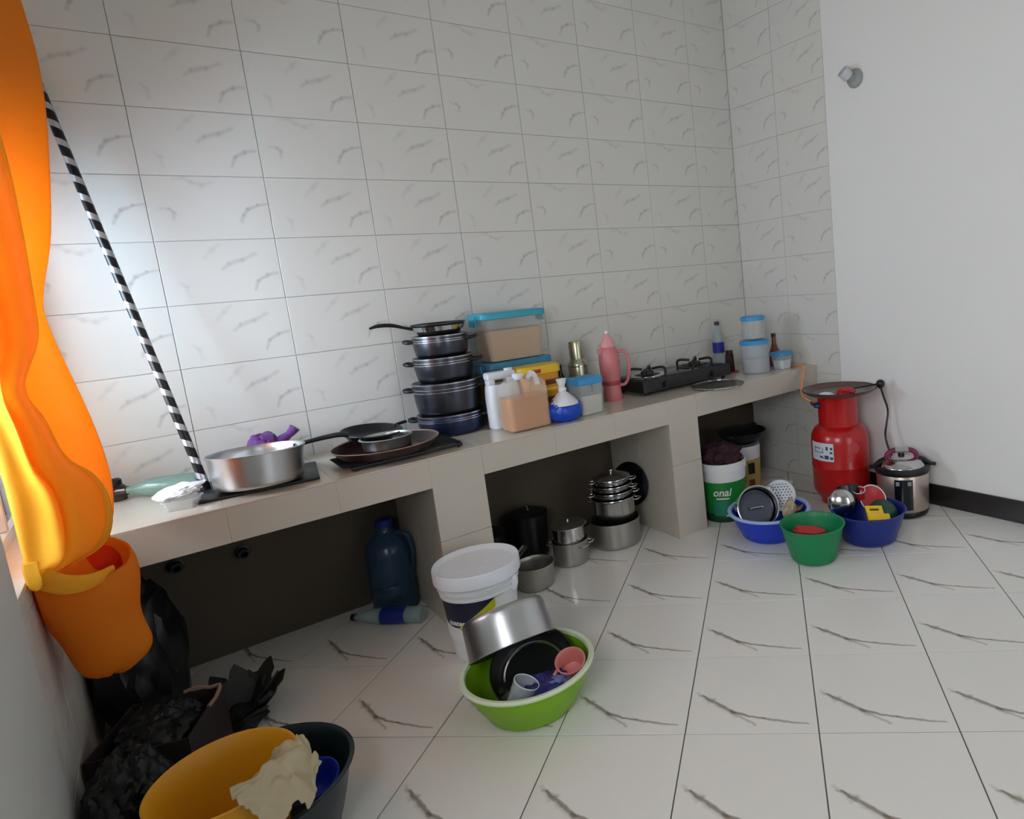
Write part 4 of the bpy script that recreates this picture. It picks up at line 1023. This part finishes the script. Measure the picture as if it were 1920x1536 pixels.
lathe('pot_body', [(0, 0), (.068, 0), (.078, .010), (.0805, .19), (.078, .19), (.075, .012), (0, .003)], M_STEEL, t, 40)
lathe('lid', [(0, .214), (.05, .210), (.080, .200), (.093, .196), (.0935, .192), (.080, .1905), (0, .1905)], M_ALU, t, 40)
lathe('knob', [(0, .211), (.006, .211), (.006, .222), (.013, .226), (0, .231)], M_STEEL, t, 18)
t = thing('handled_saucepan', 'small dull saucepan with steel handle behind the white pail', 'saucepan', (1.142, -.478, 0))
vessel('pan_body', .084, .092, .112, M_ALUD, t, cr=.014, lip=.003)
tube('handle', [(-.070, .062, .098), (-.066, .058, .125), (-.045, .046, .165), (-.020, .030, .198)], .009, M_STEEL, t, 10, flat=1.6, radii=[.007, .008, .010, .011])
for k, (x, y, r, h) in enumerate(((1.06, -.135, .10, .20), (1.30, -.125, .10, .235))):
    t = thing('dark_pot', ('black pot at the back of the middle bay by the left pillar', 'taller black pot at the back of the middle bay')[k], 'pot', (x, y, 0), group='black pots at the back')
    vessel('pot_body', r - .01, r, h, M_BLK, t, cr=.02, lip=.004)  # plain black body, same black as the lid
    lathe('lid', [(0, h + .03), (.05, h + .026), (r - .004, h + .007), (r, h + .005), (0, h + .005)], M_BLK, t, 36)
    lathe('knob', [(0, h + .028), (.010, h + .028), (.014, h + .044), (0, h + .048)], M_STEEL, t, 16)

# ------------------------------------------------------------------ left bay: water jug and bottle
t = thing('water_jug', 'dark blue water jug standing by the pillar in the left bay', 'jug', (.598, -.150, 0))
lathe('body', [(0, .003), (.085, 0), (.098, .008), (.100, .03), (.096, .045), (.100, .06), (.100, .13), (.096, .14), (.100, .15), (.100, .275), (.092, .315), (.066, .348), (.042, .365), (.033, .380), (.033, .405)], M_JUG, t, 44)
lathe('cap', [(0, .40), (.037, .40), (.037, .425), (.033, .430), (0, .431)], M_NAVYP, t, 24)
e = Vector((.76, -.64, 0))
tube('handle', [e * .045 + Vector((0, 0, .362)), e * .095 + Vector((0, 0, .352)), e * .112 + Vector((0, 0, .30)), e * .108 + Vector((0, 0, .22)), e * .096 + Vector((0, 0, .19))], .013, M_JUG, t, 12, flat=.8)
a, b = Vector((.640, -.395, .037)), Vector((.405, -.165, .037))
t = thing('lying_bottle', 'drinks bottle with dark blue label lying before the water jug', 'bottle', a, fitq(a, b))
Lb = (b - a).length
lathe('body', [(0, .002), (.030, 0), (.036, .008), (.036, Lb * .62), (.030, Lb * .74), (.016, Lb * .88), (.013, Lb * .92), (.013, Lb * .97)], M_PET, t, 30)
lathe('label', [(.0363, Lb * .22), (.0369, Lb * .22), (.0369, Lb * .56), (.0363, Lb * .56)], M_NAVYP, t, 30, closed=True)
lathe('cap', [(0, Lb * .95), (.0155, Lb * .95), (.0155, Lb), (0, Lb)], M_BLK, t, 18)

# ------------------------------------------------------------------ white pail and lime basin
t = thing('white_pail', 'white lidded pail with navy and yellow label before the pillar', 'pail', (.752, -.822, 0))
vessel('pail_body', .122, .150, .345, M_PAIL, t, t=.004, cr=.014, seg=56)
rr3 = lambda z: .122 + .028 * (z - .014) / .331
for z, e_ in ((.262, .006), (.285, .009), (.306, .006)): lathe('rib', [(rr3(z) - .002, z), (rr3(z) + e_, z + .002), (rr3(z) + e_, z + .010), (rr3(z) - .002, z + .013)], M_PAIL, t, 56, closed=True)
lathe('lid', [(0, .352), (.140, .352), (.150, .356), (.157, .368), (.162, .370), (.165, .364), (.165, .318), (.160, .316), (.158, .352), (0, .346)], M_HDPEW, t, 60)
f3 = math.atan2(-2.48, -.86)
band('navy_label', rr3(.155), rr3(.262), .155, .262, f3 - 1.35, f3 + .62, M_NAVY, t, 40, .0012, lambda f: (0 if f < .30 else min(.98, (f - .30) / .55 * .97), 1))
band('yellow_label', rr3(.13), rr3(.262), .13, .262, f3 - .75, f3 + .34, M_LIMEY, t, 24, .0018, lambda f: (max(0, f * .86 - .14), .20 + f * .79))
band('white_label', rr3(.12), rr3(.172), .10, .172, f3 - 1.5, f3 - .62, M_WHT, t, 20, .0022, lambda f: (0, 1 - .35 * f))
wrap_text('brand_print', 'coater', .030, rr3(.17) + .0020, f3 - .82, .166, M_WHT, t, bold=.0006)
band('small_print', rr3(.14), rr3(.146), .140, .144, f3 - .78, f3 - .50, M_GRYP, t, 8, .0026)
t2 = tube('bail_clip', [(rr3(.27) * math.cos(f3 + 1.0), rr3(.27) * math.sin(f3 + 1.0), .255), (rr3(.27) * math.cos(f3 + 1.0) * 1.06, rr3(.27) * math.sin(f3 + 1.0) * 1.06, .285), (rr3(.27) * math.cos(f3 + 1.0) * 1.02, rr3(.27) * math.sin(f3 + 1.0) * 1.02, .31)], .016, M_HDPEW, t, 10)

lb = (.708, -1.300)
basin('lime_basin', 'lime green basin with pale rim heaped with dishes on the floor', (*lb, 0), .155, .208, .150, M_LIME, M_LIMER, .014, .010)
up = Vector((.06, .64, 1)).normalized()
t = thing('upturned_pot', 'aluminium pot turned upside down on the lime basin heap', 'pot', Vector((.690, -1.240, .198)) + up * .128, dirq(-up))
vessel('pot_body', .141, .147, .128, M_ALU, t, cr=.020, lip=.004)
box('side_strap', (.1445, 0, .064), (.004, .020, .100), M_ALUD, t, .001, rot=(0, 0, R(-52)))
t = thing('black_pan', 'round black pan standing in the lime basin under the upturned pot', 'pan', (.745, -1.262, .085), dirq((-.30, -.46, .8)))
lathe('pan_body', [(0, 0), (.11, 0), (.125, .010), (.142, .042), (.145, .046), (.140, .046), (.122, .014), (.11, .004), (0, .004)], M_BLK, t, 52)
lathe('bright_edge', [(.100, .0045), (.104, .0045), (.108, .0085), (.104, .0085)], M_STEEL, t, 52, closed=True)
t = thing('glass_tumbler', 'clear drinking glass tipped at the left of the lime basin', 'glass', (.598, -1.385, .055), dirq((.40, -.20, .80)))
lathe('glass', [(0, 0), (.030, 0), (.032, .004), (.042, .120), (.0405, .120), (.030, .008), (0, .007)], M_CLEARD, t, 32)
lathe('lip', ring_prof(.0402, .0425, .1192, .1220), M_MELA, t, 32, closed=True)
for i, (nm, lab, p_, s_, m_, sd_) in enumerate((('indigo_cloth', 'dark indigo cloth heap in the middle of the lime basin', (.712, -1.400, .092), (.085, .07, .05), M_INDIGO, 51),
                                             ('violet_cloth', 'pale violet cloth at the front of the lime basin', (.745, -1.432, .112), (.045, .032, .028), M_INDIGL, 52),
                                             ('dark_rag', 'black rag at the bottom left of the lime basin', (.665, -1.325, .070), (.075, .07, .04), M_BAGB, 53))):
    t = thing(nm, lab, 'cloth', p_)
    lump('cloth', s_, m_, t, amp=.32, seed=sd_, sub=4)
t = thing('pink_cup', 'salmon pink plastic cup lying at the right of the lime basin', 'cup', (.822, -1.396, .104), dirq((-.22, -.30, .80)))
lathe('cup', vprof(.036, .048, .066, t=.003, cr=.008, lip=.003), M_SALMON, t, 32)
tube('handle', [(-.043, -.024, .056), (-.060, -.044, .040), (-.036, -.022, .016)], .006, M_SALMON, t, 10)

# ------------------------------------------------------------------ lower left corner: basins and black heap
db = (-.075, -1.330)
basin('dark_basin', 'big dark teal basin in the lower left corner', (*db, 0), .180, .226, .198, M_BOTTLEG, None, .010, .004)
t = thing('yellow_bucket', 'yellow bucket set inside the big dark basin at lower left', 'bucket', (-.122, -1.400, .0052), dirq((-.02, -.03, 1)))
vessel('bucket_body', .086, .154, .300, M_YB, t, t=.004, cr=.02, lip=.004, seg=56)
t = thing('blue_bowl', 'small blue bowl inside the big dark basin beside the cream cloth', 'bowl', (.064, -1.345, .088), dirq((-.16, -.30, 1)))
vessel('bowl', .036, .058, .070, M_BLUE, t, cr=.012, lip=.003)
t = thing('cream_cloth', 'cream crumpled cloth hanging over the rim of the yellow bucket', 'cloth', (-.018, -1.480, .308))
bm = bmesh.new(); n1, n2 = 34, 30; g = []
for i in range(n1 + 1):
    row = []
    for j in range(n2 + 1):
        u, v = i / n1 * 2 - 1, j / n2 * 2 - 1          # u runs outwards over the rim, v along it
        a0 = R(-48) + v * .68
        rr_ = .154 + u * (.060 if u > 0 else .085)
        out = max(0, u)
        z = .030 - .11 * out ** 1.5 - .09 * max(0, -u) ** 1.3 + .030 * noise.noise(Vector((u * 1.5, v * 1.6, 1))) + .034 * abs(noise.noise(Vector((u * 2.6, v * 2.2, 8)))) + .010 * noise.noise(Vector((u * 6, v * 6, 2)))
        rr_ += .02 * noise.noise(Vector((u * 1.8, v * 1.8, 4)))
        row.append(bm.verts.new((-.129 + rr_ * math.cos(a0) + .018, -1.409 + rr_ * math.sin(a0) + 1.480, z)))
    g.append(row)
for i in range(n1):
    for j in range(n2):
        u, v = (i + .5) / n1 * 2 - 1, (j + .5) / n2 * 2 - 1
        if u * u + v * v < 1.0 + .8 * noise.noise(Vector((math.atan2(v, u) * 2.3, 2.0, 7))): bm.faces.new((g[i][j], g[i + 1][j], g[i + 1][j + 1], g[i][j + 1]))
for v in [v for v in bm.verts if not v.link_faces]: bm.verts.remove(v)
o = obj('cloth', mesh(bm, angle=180), t, material=M_CREAM)
sb = o.modifiers.new('smooth', 'SUBSURF'); sb.levels = 1; sb.render_levels = 2
sd = o.modifiers.new('thickness', 'SOLIDIFY'); sd.thickness = .003

t = thing('black_sack', 'tall black plastic sack slumped in the left corner under the curtain', 'sack', (-.285, -.36, 0))
lump('sack', (.13, .20, .32), M_BAGB, t, (0, 0, .24), amp=.16, seed=61, flat_bottom=-.238)
lump('sack_top', (.06, .09, .10), M_BAGB, t, (-.02, .02, .52), amp=.3, seed=62)
t = thing('black_carton', 'dark open carton with pale torn edge in front of the black sack', 'carton', (-.255, -.80, 0), (0, 0, R(-22)))
bm = bmesh.new()
for c, s in (((0, 0, .004), (.25, .28, .008)), ((-.123, 0, .11), (.006, .28, .20)), ((.123, 0, .11), (.006, .28, .20)), ((0, -.138, .11), (.24, .006, .20)), ((0, .138, .11), (.24, .006, .20))): add_box(bm, c, s, .001)
obj('carton_body', mesh(bm, False), t, material=M_CHAR)
tube('torn_edge', [(.02, .136, .216), (.06, .137, .222), (.09, .136, .212), (.120, .130, .215), (.124, .08, .205), (.124, .02, .208)], .006, M_CARD, t, 6)
lump('bag_filling', (.108, .122, .09), M_BAGB, t, (0, 0, .165), amp=.22, seed=63, sub=5, freq=1.6)
t = thing('black_bag', 'black crumpled plastic bag on the floor beside the yellow bucket', 'bag', (-.318, -1.085, 0))
lump('bag', (.095, .13, .155), M_BAGB, t, (0, 0, .135), amp=.22, seed=64, flat_bottom=-.132, sub=5, freq=1.6)
t = thing('leaf_bundle', 'dark jagged bundle of leaves on the floor right of the black heap', 'leaves', (-.045, -.645, 0))
for k in range(9):
    a = R(-75 + 24 * k) ; ln = .15 + .05 * ((k * 7) % 3) / 2
    el = R(32 + 9 * ((k * 5) % 4))
    P = [(0, -.030), (ln * .30, -.052), (ln * .55, -.050), (ln * .66, -.036), (ln * .80, -.036), (ln, -.006), (ln * .9, .010), (ln * .74, .020), (ln * .70, .044), (ln * .5, .052), (ln * .28, .050), (0, .030)]
    q = Quaternion((0, 0, 1), a) @ Quaternion((0, 1, 0), -el)
    prism('leaf', P, -.003, .003, M_LEAF, t, (0, 0, .022 + .003 * k), q)
lump('stem_base', (.06, .06, .045), M_LEAF, t, (0, 0, .038), amp=.3, seed=66, sub=3, flat_bottom=-.037)

# ------------------------------------------------------------------ wall lamp holder
t = thing('lamp_holder', 'grey white angled lamp holder high on the right wall', 'lamp', (XR, -1.005, 2.385))
lathe('wall_base', [(0, 0), (.050, 0), (.052, .004), (.046, .018), (.030, .026), (0, .028)], M_LAMPD, t, 32, (-.0003, 0, 0), dirq((-1, 0, 0)))
tube('elbow', [(-.02, 0, .0), (-.045, .002, .004), (-.062, .004, .014)], .020, M_LAMPD, t, 16)
lathe('socket', [(0, 0), (.022, 0), (.030, .006), (.034, .05), (.033, .054), (.028, .054), (.026, .012), (0, .010)], M_LAMP, t, 28, (-.050, .004, .000), dirq((-.70, .25, .62)))
